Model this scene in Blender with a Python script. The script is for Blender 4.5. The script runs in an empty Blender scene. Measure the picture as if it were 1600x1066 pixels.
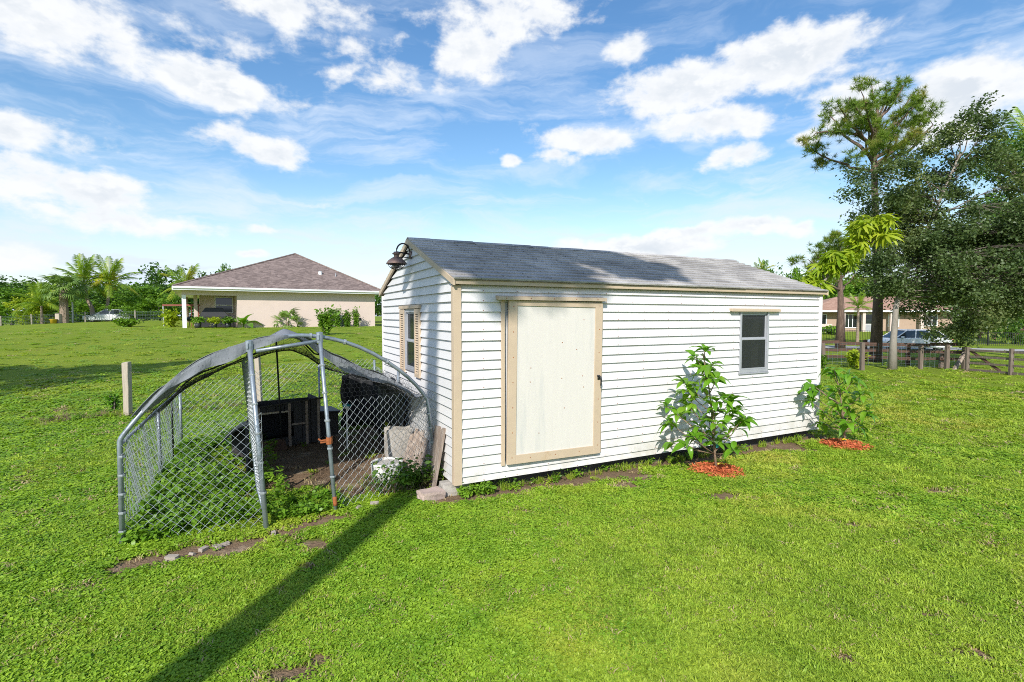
import bpy, bmesh, math, random
import numpy as np
from mathutils import Vector, Matrix, Euler, noise as mnoise
R = math.radians
rng = np.random.default_rng(7)
random.seed(7)
SC = bpy.context.scene
COL = SC.collection

# ------------------------------------------------------------------ camera
F_PX, HC = 799.0, 1.93                       # focal length in photo pixels (1600 wide), eye height
PITCH = math.atan((533 - 493.3) / F_PX)
cam_d = bpy.data.cameras.new('camera')
cam_d.sensor_width = 36.0
cam_d.lens = 36.0 * F_PX / 1600.0
cam_d.clip_start, cam_d.clip_end = 0.05, 3000
cam = bpy.data.objects.new('camera', cam_d)
COL.objects.link(cam)
cam.location = (0, 0, HC)
cam.rotation_euler = (math.pi / 2 - PITCH, 0, 0)
SC.camera = cam

# ------------------------------------------------------------------ view, sun, sky
SC.view_settings.view_transform = 'Standard'
SC.view_settings.look = 'None'
SC.view_settings.gamma = 1.0
SC.view_settings.use_curve_mapping = False
SC.view_settings.exposure = 0.45
SC.render.engine = 'CYCLES'
SC.cycles.use_denoising = False
SC.cycles.filter_width = 1.0
SC.cycles.max_bounces = 8
SC.cycles.transparent_max_bounces = 16
SUN_EL = R(35.0)
SUN_DIR = Vector((0.216 * math.cos(SUN_EL), 0.976 * math.cos(SUN_EL), -math.sin(SUN_EL))).normalized()  # way the light travels
sun_d = bpy.data.lights.new('sun', 'SUN')
sun_d.energy = 4.2
sun_d.angle = R(0.53)
sun_d.color = (1.0, 0.955, 0.88)
sun = bpy.data.objects.new('sun', sun_d)
COL.objects.link(sun)
sun.rotation_euler = SUN_DIR.to_track_quat('-Z', 'Y').to_euler()


def pray(px, py):
    x = (px - 800) / F_PX
    y = -(py - 533) / F_PX
    return Vector((x, math.cos(PITCH) + y * math.sin(PITCH), -math.sin(PITCH) + y * math.cos(PITCH)))


class NT:
    """Tiny helper to write node trees."""
    def __init__(self, tree):
        self.t = tree
        self.n = tree.nodes
        self.l = tree.links

    def node(self, typ, **kw):
        nd = self.n.new(typ)
        for k, v in kw.items():
            setattr(nd, k, v)
        return nd

    def put(self, sock, v):
        if isinstance(v, bpy.types.NodeSocket):
            self.l.new(v, sock)
        elif v is not None:
            sock.default_value = v

    def math(self, op, a, b=None, c=None, clamp=False):
        nd = self.node('ShaderNodeMath', operation=op, use_clamp=clamp)
        self.put(nd.inputs[0], a)
        if b is not None:
            self.put(nd.inputs[1], b)
        if c is not None:
            self.put(nd.inputs[2], c)
        return nd.outputs[0]

    def vec(self, op, a, b=None, scale=None):
        nd = self.node('ShaderNodeVectorMath', operation=op)
        self.put(nd.inputs[0], a)
        if b is not None:
            self.put(nd.inputs[1], b)
        if scale is not None:
            self.put(nd.inputs['Scale'], scale)
        return nd.outputs['Value'] if op in ('LENGTH', 'DOT_PRODUCT') else nd.outputs[0]

    def maprange(self, v, a, b, c=0.0, d=1.0, smooth=True):
        nd = self.node('ShaderNodeMapRange', interpolation_type='SMOOTHSTEP' if smooth else 'LINEAR')
        self.put(nd.inputs[0], v)
        for i, q in enumerate((a, b, c, d)):
            self.put(nd.inputs[1 + i], q)
        return nd.outputs[0]

    def noise(self, vec, scale, detail=4.0, rough=0.55, dist=0.0, color=False):
        nd = self.node('ShaderNodeTexNoise')
        if vec is not None:
            self.put(nd.inputs['Vector'], vec)
        nd.inputs['Scale'].default_value = scale
        nd.inputs['Detail'].default_value = detail
        nd.inputs['Roughness'].default_value = rough
        nd.inputs['Distortion'].default_value = dist
        return nd.outputs['Color' if color else 'Fac']

    def mix(self, fac, a, b, blend='MIX'):
        nd = self.node('ShaderNodeMix', data_type='RGBA', blend_type=blend)
        self.put(nd.inputs[0], fac)
        self.put(nd.inputs[6], a if isinstance(a, bpy.types.NodeSocket) else (*a[:3], 1))
        self.put(nd.inputs[7], b if isinstance(b, bpy.types.NodeSocket) else (*b[:3], 1))
        return nd.outputs[2]

    def comb(self, x, y, z):
        nd = self.node('ShaderNodeCombineXYZ')
        for i, q in enumerate((x, y, z)):
            self.put(nd.inputs[i], q)
        return nd.outputs[0]


def build_world():
    w = bpy.data.worlds.new('World')
    SC.world = w
    w.use_nodes = True
    T = NT(w.node_tree)
    T.n.clear()
    out = T.node('ShaderNodeOutputWorld')
    bg = T.node('ShaderNodeBackground')
    T.l.new(bg.outputs[0], out.inputs[0])
    sky = T.node('ShaderNodeTexSky', sky_type='NISHITA', sun_disc=False)
    sky.sun_elevation = SUN_EL
    sky.sun_rotation = math.atan2(-SUN_DIR.x, -SUN_DIR.y)
    sky.altitude = 0
    sky.air_density, sky.dust_density, sky.ozone_density = 1.25, 0.25, 2.2
    hs = T.node('ShaderNodeHueSaturation')
    hs.inputs['Hue'].default_value = 0.503
    hs.inputs['Saturation'].default_value = 1.24
    hs.inputs['Value'].default_value = 1.46
    T.l.new(sky.outputs[0], hs.inputs['Color'])
    skyc = hs.outputs[0]
    tc = T.node('ShaderNodeTexCoord').outputs['Generated']
    sp = T.node('ShaderNodeSeparateXYZ')
    T.l.new(tc, sp.inputs[0])
    az = T.math('ARCTAN2', sp.outputs[0], sp.outputs[1])
    el = T.math('ARCSINE', sp.outputs[2])
    ae = T.comb(az, el, 0.0)
    aeS = T.comb(T.math('MULTIPLY', az, 1.0), T.math('MULTIPLY', el, 1.7), 0.0)
    wn = T.noise(tc, 5.0, 5.0, 0.6, color=True)
    warp = T.vec('MULTIPLY', T.vec('SUBTRACT', wn, (0.5, 0.5, 0.5)), (0.16, 0.07, 0.0))
    aew = T.vec('ADD', ae, warp)
    # fair-weather clouds at their bearings: (photo px centre, px radii, tilt in degrees, weight)
    blobs = [
        (80, 30, 270, 95, 2, .95), (325, 125, 230, 50, -5, 1.0), (470, 15, 170, 42, 3, .8), (300, 55, 210, 40, 0, .55), (530, 70, 150, 50, 0, .55), (570, 125, 120, 30, 0, .7),
        (740, 85, 120, 60, 0, .95), (800, 30, 210, 70, 4, .8), (590, 118, 100, 38, 0, .7), (690, 142, 50, 22, 0, .6),
        (1070, 140, 170, 58, 2, 1.0), (1215, 98, 235, 66, 3, 1.0), (1330, 160, 150, 62, 0, .85), (1110, 197, 160, 42, -3, .9),
        (905, 222, 115, 36, 0, 1.0), (1000, 70, 70, 36, 0, .85), (1530, 150, 200, 95, 0, 1.1), (1430, 215, 120, 40, 0, .7),
        (80, 285, 270, 62, -4, .9), (20, 205, 180, 55, 0, .95), (190, 340, 250, 42, -3, .8), (390, 228, 150, 46, -4, .8), (40, 400, 150, 40, 0, .7),
        (1000, 386, 215, 38, 2, 1.1), (1175, 356, 125, 26, 0, 1.05), (1060, 361, 115, 22, 0, .95), (1245, 356, 46, 20, 0, .9),
        (395, 352, 70, 15, 0, .8), (385, 392, 60, 13, 0, .8), (1250, 222, 48, 30, 0, .9), (1150, 246, 90, 28, 0, .8),
        (790, 257, 38, 18, 0, .85), (872, 250, 66, 24, 0, .85), (840, 380, 50, 12, 0, .6), (500, 318, 120, 14, 0, .45),
        (1345, 300, 90, 18, 0, .4), (610, 60, 40, 22, 0, .4)]
    acc = None
    for (px, py, rx, ry, tilt, wgt) in blobs:
        d = pray(px, py).normalized()
        a0, e0 = math.atan2(d.x, d.y), math.asin(d.z)
        k = math.cos(a0)
        ra, re = rx / F_PX * k * k, ry / F_PX * k
        mp = T.node('ShaderNodeMapping', vector_type='TEXTURE')
        mp.inputs['Location'].default_value = (a0, e0, 0)
        mp.inputs['Rotation'].default_value = (0, 0, R(tilt))
        mp.inputs['Scale'].default_value = (ra, re, 1)
        T.l.new(aew, mp.inputs[0])
        ln = T.vec('LENGTH', mp.outputs[0])
        b = T.maprange(ln, 0.0, 1.15, wgt, 0.0)
        acc = b if acc is None else T.math('SMOOTH_MAX', acc, b, 0.12)
    # the same kind of broken cloud goes on round the rest of the sky
    gen = T.maprange(T.noise(aeS, 3.0, 3.0, 0.5), 0.46, 0.72, 0.0, 1.0)
    side = T.math('MAXIMUM', T.maprange(T.math('ABSOLUTE', az), 0.82, 1.0), T.maprange(el, 0.62, 0.75))
    acc = T.math('MAXIMUM', acc, T.math('MULTIPLY', T.math('MULTIPLY', gen, side), T.maprange(el, -0.02, 0.1)))
    # an undercut copy a little higher: tells lit tops from greyer bases
    f1 = T.noise(aeS, 13.0, 8.0, 0.6, 0.1)
    f2 = T.noise(T.vec('ADD', aeS, (0.010, 0.030, 0.0)), 13.0, 4.0, 0.6, 0.1)
    dens = T.math('ADD', acc, T.math('MULTIPLY', T.math('SUBTRACT', f1, 0.5), 1.6))
    mask = T.maprange(dens, 0.28, 0.74)
    shade = T.maprange(T.math('SUBTRACT', f1, f2), -0.10, 0.12, 0.0, 1.0)
    core = T.maprange(dens, 0.5, 1.1)
    cl = T.mix(T.math('MULTIPLY', core, T.math('SUBTRACT', 1.0, shade)), (8.6, 8.75, 8.9), (6.6, 7.1, 7.7))
    # thin high veil
    st = T.noise(T.vec('MULTIPLY', aew, (1.5, 8.0, 1.0)), 2.2, 6.0, 0.6, 0.5)
    veil = T.math('MULTIPLY', T.maprange(st, 0.42, 0.70, 0.0, 0.66), T.maprange(el, 0.62, 0.3, 0.25, 1.0))
    veil = T.math('ADD', veil, T.maprange(el, 0.26, 0.0, 0.0, 0.74), clamp=True)
    c1 = T.mix(veil, skyc, (7.1, 8.05, 9.4))
    c2 = T.mix(T.math('MULTIPLY', mask, 0.97), c1, cl)
    T.l.new(c2, bg.inputs[0])
    bg.inputs[1].default_value = 0.085
    w.cycles.sampling_method = 'MANUAL'
    w.cycles.sample_map_resolution = 512


build_world()

# ------------------------------------------------------------------ terrain
def sstep(a, b, x):
    t = np.clip((np.asarray(x, float) - a) / (b - a), 0, 1)
    return t * t * (3 - 2 * t)


HS_O, HS_U, HS_N = (-23.8, 36.0), (0.853, 0.522), (-0.522, 0.853)


def terrain(x, y):
    x = np.asarray(x, float)
    y = np.asarray(y, float)
    a = (x - HS_O[0]) * HS_U[0] + (y - HS_O[1]) * HS_U[1]
    b = (x - HS_O[0]) * HS_N[0] + (y - HS_O[1]) * HS_N[1]
    pad = 1.03 * sstep(-32, -3, b) * sstep(-30, -3, a) * (1 - sstep(17, 45, a)) * (1 - sstep(28, 60, b))
    z = pad
    z = z + 0.32 * sstep(34, 52, y) * (1 - sstep(-38, -24, x))
    z = z - 0.62 * sstep(4, 14, x) * sstep(20, 32, y) * (1 - sstep(46, 60, y))
    z = z + 0.012 * np.sin(x * 1.7 + 0.6 * y) * np.cos(y * 1.3 - 0.4 * x) + 0.02 * np.sin(x * 0.45) * np.sin(y * 0.5 + 1)
    return z


def TZ(x, y):
    return float(terrain(x, y))


def G(px, py, z=None):
    """Where the sight line through a photo pixel meets the ground."""
    d = pray(px, py)
    if z is not None:
        return Vector((0, 0, HC)) + d * ((z - HC) / d.z)
    zz = 0.0
    for _ in range(60):
        t = (zz - HC) / d.z
        p = Vector((0, 0, HC)) + d * t
        zz = 0.5 * zz + 0.5 * TZ(p.x, p.y)
    p.z = TZ(p.x, p.y)
    return p


def AT(px, py, y):
    d = pray(px, py)
    return Vector((0, 0, HC)) + d * (y / d.y)


# ------------------------------------------------------------------ mesh helpers
class MB:
    def __init__(self):
        self.v, self.f, self.mi, self.cur = [], [], [], 0

    def add(self, vs, fs):
        n = len(self.v)
        self.v += [tuple(p) for p in vs]
        self.f += [tuple(i + n for i in q) for q in fs]
        self.mi += [self.cur] * len(fs)
        return self

    def par(self, o, a, b, c):
        o, a, b, c = Vector(o), Vector(a), Vector(b), Vector(c)
        if a.cross(b).dot(c) < 0:
            a, b = b, a
        p = [o, o + a, o + a + b, o + b, o + c, o + a + c, o + a + b + c, o + b + c]
        return self.add(p, [(3, 2, 1, 0), (4, 5, 6, 7), (0, 1, 5, 4), (1, 2, 6, 5), (2, 3, 7, 6), (3, 0, 4, 7)])

    def box(self, x0, x1, y0, y1, z0, z1):
        return self.par((x0, y0, z0), (x1 - x0, 0, 0), (0, y1 - y0, 0), (0, 0, z1 - z0))

    def tube(self, pts, r, n=6, cap=True):
        pts = [Vector(p) for p in pts]
        rs = r if isinstance(r, (list, tuple)) else [r] * len(pts)
        ref = None
        vs, fs = [], []
        for i, p in enumerate(pts):
            t = (pts[min(i + 1, len(pts) - 1)] - pts[max(i - 1, 0)])
            t = t.normalized() if t.length > 1e-9 else Vector((0, 0, 1))
            if ref is None:
                ref = t.orthogonal().normalized()
            ref = (ref - t * ref.dot(t))
            ref = ref.normalized() if ref.length > 1e-6 else t.orthogonal().normalized()
            bi = t.cross(ref)
            for k in range(n):
                an = 2 * math.pi * k / n
                vs.append(p + (ref * math.cos(an) + bi * math.sin(an)) * rs[i])
        for i in range(len(pts) - 1):
            for k in range(n):
                k2 = (k + 1) % n
                fs.append((i * n + k, i * n + k2, (i + 1) * n + k2, (i + 1) * n + k))
        if cap:
            fs.append(tuple(range(n - 1, -1, -1)))
            fs.append(tuple((len(pts) - 1) * n + k for k in range(n)))
        return self.add(vs, fs)

    def lathe(self, prof, n=16, o=(0, 0, 0), M=None):
        vs, fs = [], []
        for (r, z) in prof:
            for k in range(n):
                a = 2 * math.pi * k / n
                p = Vector((r * math.cos(a), r * math.sin(a), z))
                vs.append((M @ p if M else p) + Vector(o))
        for i in range(len(prof) - 1):
            for k in range(n):
                k2 = (k + 1) % n
                fs.append((i * n + k, i * n + k2, (i + 1) * n + k2, (i + 1) * n + k))
        return self.add(vs, fs)

    def mesh(self, name, mats, smooth=False):
        me = bpy.data.meshes.new(name)
        me.from_pydata([tuple(p) for p in self.v], [], self.f)
        for m in (mats if isinstance(mats, (list, tuple)) else [mats]):
            me.materials.append(m)
        if any(self.mi):
            me.polygons.foreach_set('material_index', self.mi)
        if smooth:
            me.polygons.foreach_set('use_smooth', [True] * len(me.polygons))
        me.update()
        return me

    def build(self, name, mats, parent=None, smooth=False, loc=(0, 0, 0), bevel=0.0):
        return link(name, self.mesh(name, mats, smooth), parent, loc, bevel=bevel)


def link(name, me, parent=None, loc=(0, 0, 0), rot=None, scale=None, bevel=0.0):
    o = bpy.data.objects.new(name, me)
    COL.objects.link(o)
    o.location = loc
    if rot is not None:
        o.rotation_euler = rot
    if scale is not None:
        o.scale = scale if hasattr(scale, '__len__') else (scale,) * 3
    if parent is not None:
        o.parent = parent
    if bevel:
        b = o.modifiers.new('bevel', 'BEVEL')
        b.width = bevel
        b.segments = 1
        b.limit_method = 'ANGLE'
    return o


def tag(o, label=None, cat=None, group=None, kind=None):
    if label:
        o['label'] = label
    if cat:
        o['category'] = cat
    if group:
        o['group'] = group
    if kind:
        o['kind'] = kind
    return o


def thing(name, label, cat, loc=(0, 0, 0), rz=0.0, group=None):
    o = bpy.data.objects.new(name, None)
    COL.objects.link(o)
    o.location = loc
    o.rotation_euler = (0, 0, rz)
    o.empty_display_size = 0.2
    return tag(o, label, cat, group)


def npmesh(name, verts, faces, mats, smooth=False, attrs=None):
    """Fast mesh out of numpy arrays (faces: (n,3) or (n,4))."""
    me = bpy.data.meshes.new(name)
    nv, nf, k = len(verts), len(faces), faces.shape[1]
    me.vertices.add(nv)
    me.vertices.foreach_set('co', np.asarray(verts, np.float32).ravel())
    me.loops.add(nf * k)
    me.loops.foreach_set('vertex_index', np.asarray(faces, np.int32).ravel())
    me.polygons.add(nf)
    me.polygons.foreach_set('loop_start', np.arange(0, nf * k, k, dtype=np.int32))
    me.polygons.foreach_set('loop_total', np.full(nf, k, np.int32))
    for m in (mats if isinstance(mats, (list, tuple)) else [mats]):
        me.materials.append(m)
    if smooth:
        me.polygons.foreach_set('use_smooth', np.ones(nf, bool))
    for an, (dom, typ, data) in (attrs or {}).items():
        at = me.attributes.new(an, typ, dom)
        at.data.foreach_set('vector' if typ == 'FLOAT_VECTOR' else 'value', np.asarray(data).ravel())
    me.update(calc_edges=True)
    return me


# ------------------------------------------------------------------ materials
def mat(name, col, rough=0.7, var=0.15, scale=8.0, bump=0.0, bscale=60.0, metal=0.0, spec=0.5, stretch=(1, 1, 1), col2=None, c2range=(0.5, 0.7), c2scale=3.0):
    m = bpy.data.materials.new(name)
    m.use_nodes = True
    T = NT(m.node_tree)
    p = T.n['Principled BSDF']
    co = T.node('ShaderNodeTexCoord').outputs['Object']
    v = T.vec('MULTIPLY', co, stretch)
    n = T.noise(v, scale, 5.0, 0.6)
    dark = tuple(c * (1 - var) for c in col)
    lite = tuple(min(1, c * (1 + var)) for c in col)
    c = T.mix(n, dark, lite)
    if col2:
        c = T.mix(T.maprange(T.noise(v, c2scale, 5.0, 0.65), *c2range), c, col2)
    T.l.new(c, p.inputs['Base Color'])
    p.inputs['Roughness'].default_value = rough
    p.inputs['Metallic'].default_value = metal
    p.inputs['Specular IOR Level'].default_value = spec
    if bump:
        b = T.node('ShaderNodeBump')
        b.inputs['Strength'].default_value = min(1.0, bump)
        b.inputs['Distance'].default_value = 0.01
        T.l.new(T.noise(v, bscale, 4.0, 0.6), b.inputs['Height'])
        T.l.new(b.outputs[0], p.inputs['Normal'])
    return m


def leafmat(name, c1, c2, trans=0.35, rough=0.5, scale=1.2, c3=None, wscale=0.35, spec=0.3):
    """Leaf: diffuse + light coming through; colour differs per leaf island and slowly over the plant."""
    m = bpy.data.materials.new(name)
    m.use_nodes = True
    T = NT(m.node_tree)
    p = T.n['Principled BSDF']
    out = T.n['Material Output']
    ge = T.node('ShaderNodeNewGeometry')
    oi = T.node('ShaderNodeObjectInfo')
    rnd = T.math('FRACT', T.math('ADD', ge.outputs['Random Per Island'], oi.outputs['Random']))
    n = T.noise(ge.outputs['Position'], scale, 3.0, 0.5)
    f = T.math('ADD', T.math('MULTIPLY', rnd, 0.55), T.math('MULTIPLY', T.maprange(n, 0.3, 0.7), 0.45))
    c = T.mix(f, c1, c2)
    if c3:
        nn = T.noise(ge.outputs['Position'], wscale, 4.0, 0.6)
        c = T.mix(T.math('MULTIPLY', T.maprange(nn, 0.5, 0.68), T.math('ADD', 0.35, T.math('MULTIPLY', rnd, 0.65))), c, c3)
    T.l.new(c, p.inputs['Base Color'])
    p.inputs['Roughness'].default_value = rough
    p.inputs['Specular IOR Level'].default_value = spec
    tr = T.node('ShaderNodeBsdfTranslucent')
    tcol = T.mix(0.6, c, (1.0, 1.0, 0.35), 'MULTIPLY')
    T.l.new(T.mix(1.0, tcol, (1.5, 1.5, 1.2), 'MULTIPLY'), tr.inputs[0])
    mx = T.node('ShaderNodeMixShader')
    mx.inputs[0].default_value = trans
    T.l.new(p.outputs[0], mx.inputs[1])
    T.l.new(tr.outputs[0], mx.inputs[2])
    T.l.new(mx.outputs[0], out.inputs[0])
    return m


M = {}
M['trim'] = mat('tan_trim_paint', (.51, .40, .285), .6, .12, 6, .15, 80, stretch=(1, 1, 1), col2=(.40, .27, .15), c2range=(.62, .8))
M['galv'] = mat('galvanised_steel', (.30, .345, .39), .42, .3, 14, .1, 90, metal=.55, col2=(.17, .19, .21), c2range=(.5, .75), c2scale=9)
M['wire'] = mat('galvanised_wire', (.36, .39, .41), .45, .25, 20, metal=.4)
M['rust'] = mat('rusty_iron', (.30, .09, .025), .85, .4, 40, .4, 120)
M['blackwood'] = mat('blackened_wood', (.045, .043, .045), .85, .4, 8, .5, 60, stretch=(1, 1, 6))
M['greywood'] = mat('weathered_wood', (.26, .20, .16), .9, .35, 6, .6, 40, stretch=(6, 6, .6), col2=(.40, .34, .29), c2range=(.45, .65), c2scale=4)
M['fencewood'] = mat('dark_fence_wood', (.15, .115, .09), .9, .35, 6, .6, 40, stretch=(6, 6, .6), col2=(.25, .21, .175), c2range=(.5, .7), c2scale=4)
M['palewood'] = mat('pale_weathered_wood', (.42, .36, .29), .9, .3, 6, .5, 40, stretch=(7, 7, .6), col2=(.22, .17, .13), c2range=(.55, .75), c2scale=5)
M['redwood'] = mat('red_brown_wood', (.095, .05, .035), .85, .35, 6, .4, 40, stretch=(3, 3, 3))
M['concrete'] = mat('rough_concrete', (.40, .37, .33), .9, .2, 8, .5, 50, col2=(.28, .25, .21))
M['black'] = mat('black_rubber', (.018, .019, .022), .5, .2, 8)
M['darkroom'] = mat('dark_inside', (.012, .011, .010), .9, .2, 5)
M['white'] = mat('white_paint', (.80, .80, .78), .45, .05, 5)
M['alu'] = mat('aluminium_frame', (.42, .43, .46), .4, .15, 10, metal=.3)
M['bark'] = mat('grey_bark', (.16, .13, .11), .95, .4, 5, .8, 25, stretch=(3, 3, .8), col2=(.27, .24, .2))
M['palebark'] = mat('pale_bark', (.27, .24, .205), .9, .3, 5, .6, 20, stretch=(2, 2, 1), col2=(.2, .17, .14))
M['pinebark'] = mat('pine_bark', (.13, .085, .065), .95, .4, 6, .9, 20, stretch=(3, 3, .7), col2=(.23, .16, .12))


def glassmat(name, col, rough=0.08):
    m = bpy.data.materials.new(name)
    m.use_nodes = True
    T = NT(m.node_tree)
    p = T.n['Principled BSDF']
    p.inputs['Base Color'].default_value = (*col, 1)
    p.inputs['Roughness'].default_value = rough
    p.inputs['Specular IOR Level'].default_value = 0.6
    tr = T.node('ShaderNodeBsdfTransparent')
    tr.inputs[0].default_value = (.62, .66, .68, 1)
    mx = T.node('ShaderNodeMixShader')
    mx.inputs[0].default_value = 0.52
    T.l.new(p.outputs[0], mx.inputs[1])
    T.l.new(tr.outputs[0], mx.inputs[2])
    T.l.new(mx.outputs[0], T.n['Material Output'].inputs[0])
    return m


M['glass'] = glassmat('dusty_window_glass', (.05, .055, .06), .07)
# ------------------------------------------------------------------ frames of the shed and of the kennel
SH_O = Vector((-0.594, 5.402, 0.0))
SH_A = R(26.4)
SH_U = Vector((math.cos(SH_A), math.sin(SH_A), 0))
SH_V = Vector((-math.sin(SH_A), math.cos(SH_A), 0))
SL, SW = 6.10, 3.42                                   # shed length and width
K_O = Vector((-3.283, 4.238, 0.0))
K_U = Vector((2.387, 1.642, 0)).normalized()
K_L = Vector((2.387, 1.642, 0)).length
K_V = Vector((-0.44, 0.898, 0)).normalized()
K_D = 3.5


def K(s, w, z=0.0):
    return K_O + K_U * s + K_V * w + Vector((0, 0, z))


def k_local(x, y):
    dx, dy = np.asarray(x) - K_O.x, np.asarray(y) - K_O.y
    det = K_U.x * K_V.y - K_U.y * K_V.x
    return (dx * K_V.y - dy * K_V.x) / det, (K_U.x * dy - K_U.y * dx) / det


def s_local(x, y):
    dx, dy = np.asarray(x) - SH_O.x, np.asarray(y) - SH_O.y
    return dx * SH_U.x + dy * SH_U.y, dx * SH_V.x + dy * SH_V.y


# cheap vectorised value noise for laying things out
_tab = np.random.default_rng(3).random((256, 256))


def vnoise(x, y, sc, octs=3):
    r, amp, tot = 0, 1.0, 0
    for o in range(octs):
        fx, fy = np.asarray(x) * sc + 17.3 * o, np.asarray(y) * sc + 41.7 * o
        ix, iy = np.floor(fx).astype(int), np.floor(fy).astype(int)
        tx, ty = fx - ix, fy - iy
        tx, ty = tx * tx * (3 - 2 * tx), ty * ty * (3 - 2 * ty)
        g = lambda a, b: _tab[a % 256, b % 256]
        v = (g(ix, iy) * (1 - tx) + g(ix + 1, iy) * tx) * (1 - ty) + (g(ix, iy + 1) * (1 - tx) + g(ix + 1, iy + 1) * tx) * ty
        r, tot, amp, sc = r + v * amp, tot + amp, amp * 0.5, sc * 2.03
    return r / tot


def seg_dist(x, y, a, b):
    ax, ay, bx, by = a[0], a[1], b[0], b[1]
    t = np.clip(((x - ax) * (bx - ax) + (y - ay) * (by - ay)) / ((bx - ax) ** 2 + (by - ay) ** 2), 0, 1)
    return np.hypot(x - ax - t * (bx - ax), y - ay - t * (by - ay))


_ST = [G(150, 915), G(200, 888), G(330, 858), G(430, 835), G(520, 812), G(600, 800)]
_BARE = [(G(455, 1058), .17), (G(500, 1030), .10), (G(505, 850), .16), (G(475, 888), .12), (G(437, 915), .10), (G(400, 962), .07), (G(320, 990), .06), (G(255, 1010), .06), (G(530, 835), .10),
         (G(1010, 745), .35), (G(1130, 775), .25), (G(985, 760), .18), (G(1470, 768), .22), (G(1590, 960), .14), (G(1330, 820), .12), (G(1520, 1020), .10),
         (G(880, 880), .08), (G(1560, 850), .13), (G(100, 640), .4), (G(60, 655), .3), (G(160, 650), .4), (G(1450, 960), .08), (G(700, 920), .08),
         (G(820, 800), .12), (G(1240, 700), .3), (G(1400, 775), .10)]


def dirt_at(x, y):
    x, y = np.asarray(x, float), np.asarray(y, float)
    d = np.zeros_like(x)
    wob = vnoise(x, y, 2.2, 3) - 0.5
    s, w = k_local(x, y)
    s2, w2 = s + wob * 0.8, w + wob * 0.9
    inside = sstep(0.55, 1.15, s2) * sstep(0.25, 0.7, w2) * (1 - sstep(K_L - .05, K_L + .15, s)) * (1 - sstep(3.0, 3.7, w2))
    d = np.maximum(d, inside)
    # right front corner of the kennel is bare and weedy
    d = np.maximum(d, 0.75 * sstep(1.5, 1.9, s) * sstep(-0.12, 0.1, w) * (1 - sstep(K_L, K_L + .1, s)) * (1 - sstep(1.2, 1.8, w)))
    for a, b in zip(_ST[:-1], _ST[1:]):
        d = np.maximum(d, 0.72 * (1 - sstep(0.0, 0.20, seg_dist(x, y, a, b) + wob * 0.42 + .10 * (vnoise(x, y, 9, 2) - .5))))
    p, q = s_local(x, y)
    d = np.maximum(d, (1 - sstep(0.12, 0.36, np.maximum(-q, 0) + wob * 0.35)) * sstep(-0.5, -0.1, p) * (1 - sstep(SL + .0, SL + .5, p)) * (q < 1))
    d = np.maximum(d, (1 - sstep(0.05, 0.3, -p + wob * .3)) * (p < .5) * (p > -.9) * sstep(-.3, -.1, q) * (1 - sstep(SW, SW + .3, q)))
    d = np.maximum(d, (p > 0) * (p < SL) * (q > 0) * (q < SW) * 1.0)
    for c, r in _BARE:
        d = np.maximum(d, 0.64 * (1 - sstep(r * 0.2, r * 1.3, np.hypot((x - c.x) * .8, (y - c.y) * 1.2) + wob * r * 1.6)))
    # thin spots all over the lawn
    spots = vnoise(x, y, 1.1, 4)
    d = np.maximum(d, 0.6 * sstep(0.80, 0.86, spots))
    return np.clip(d, 0, 1)


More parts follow.
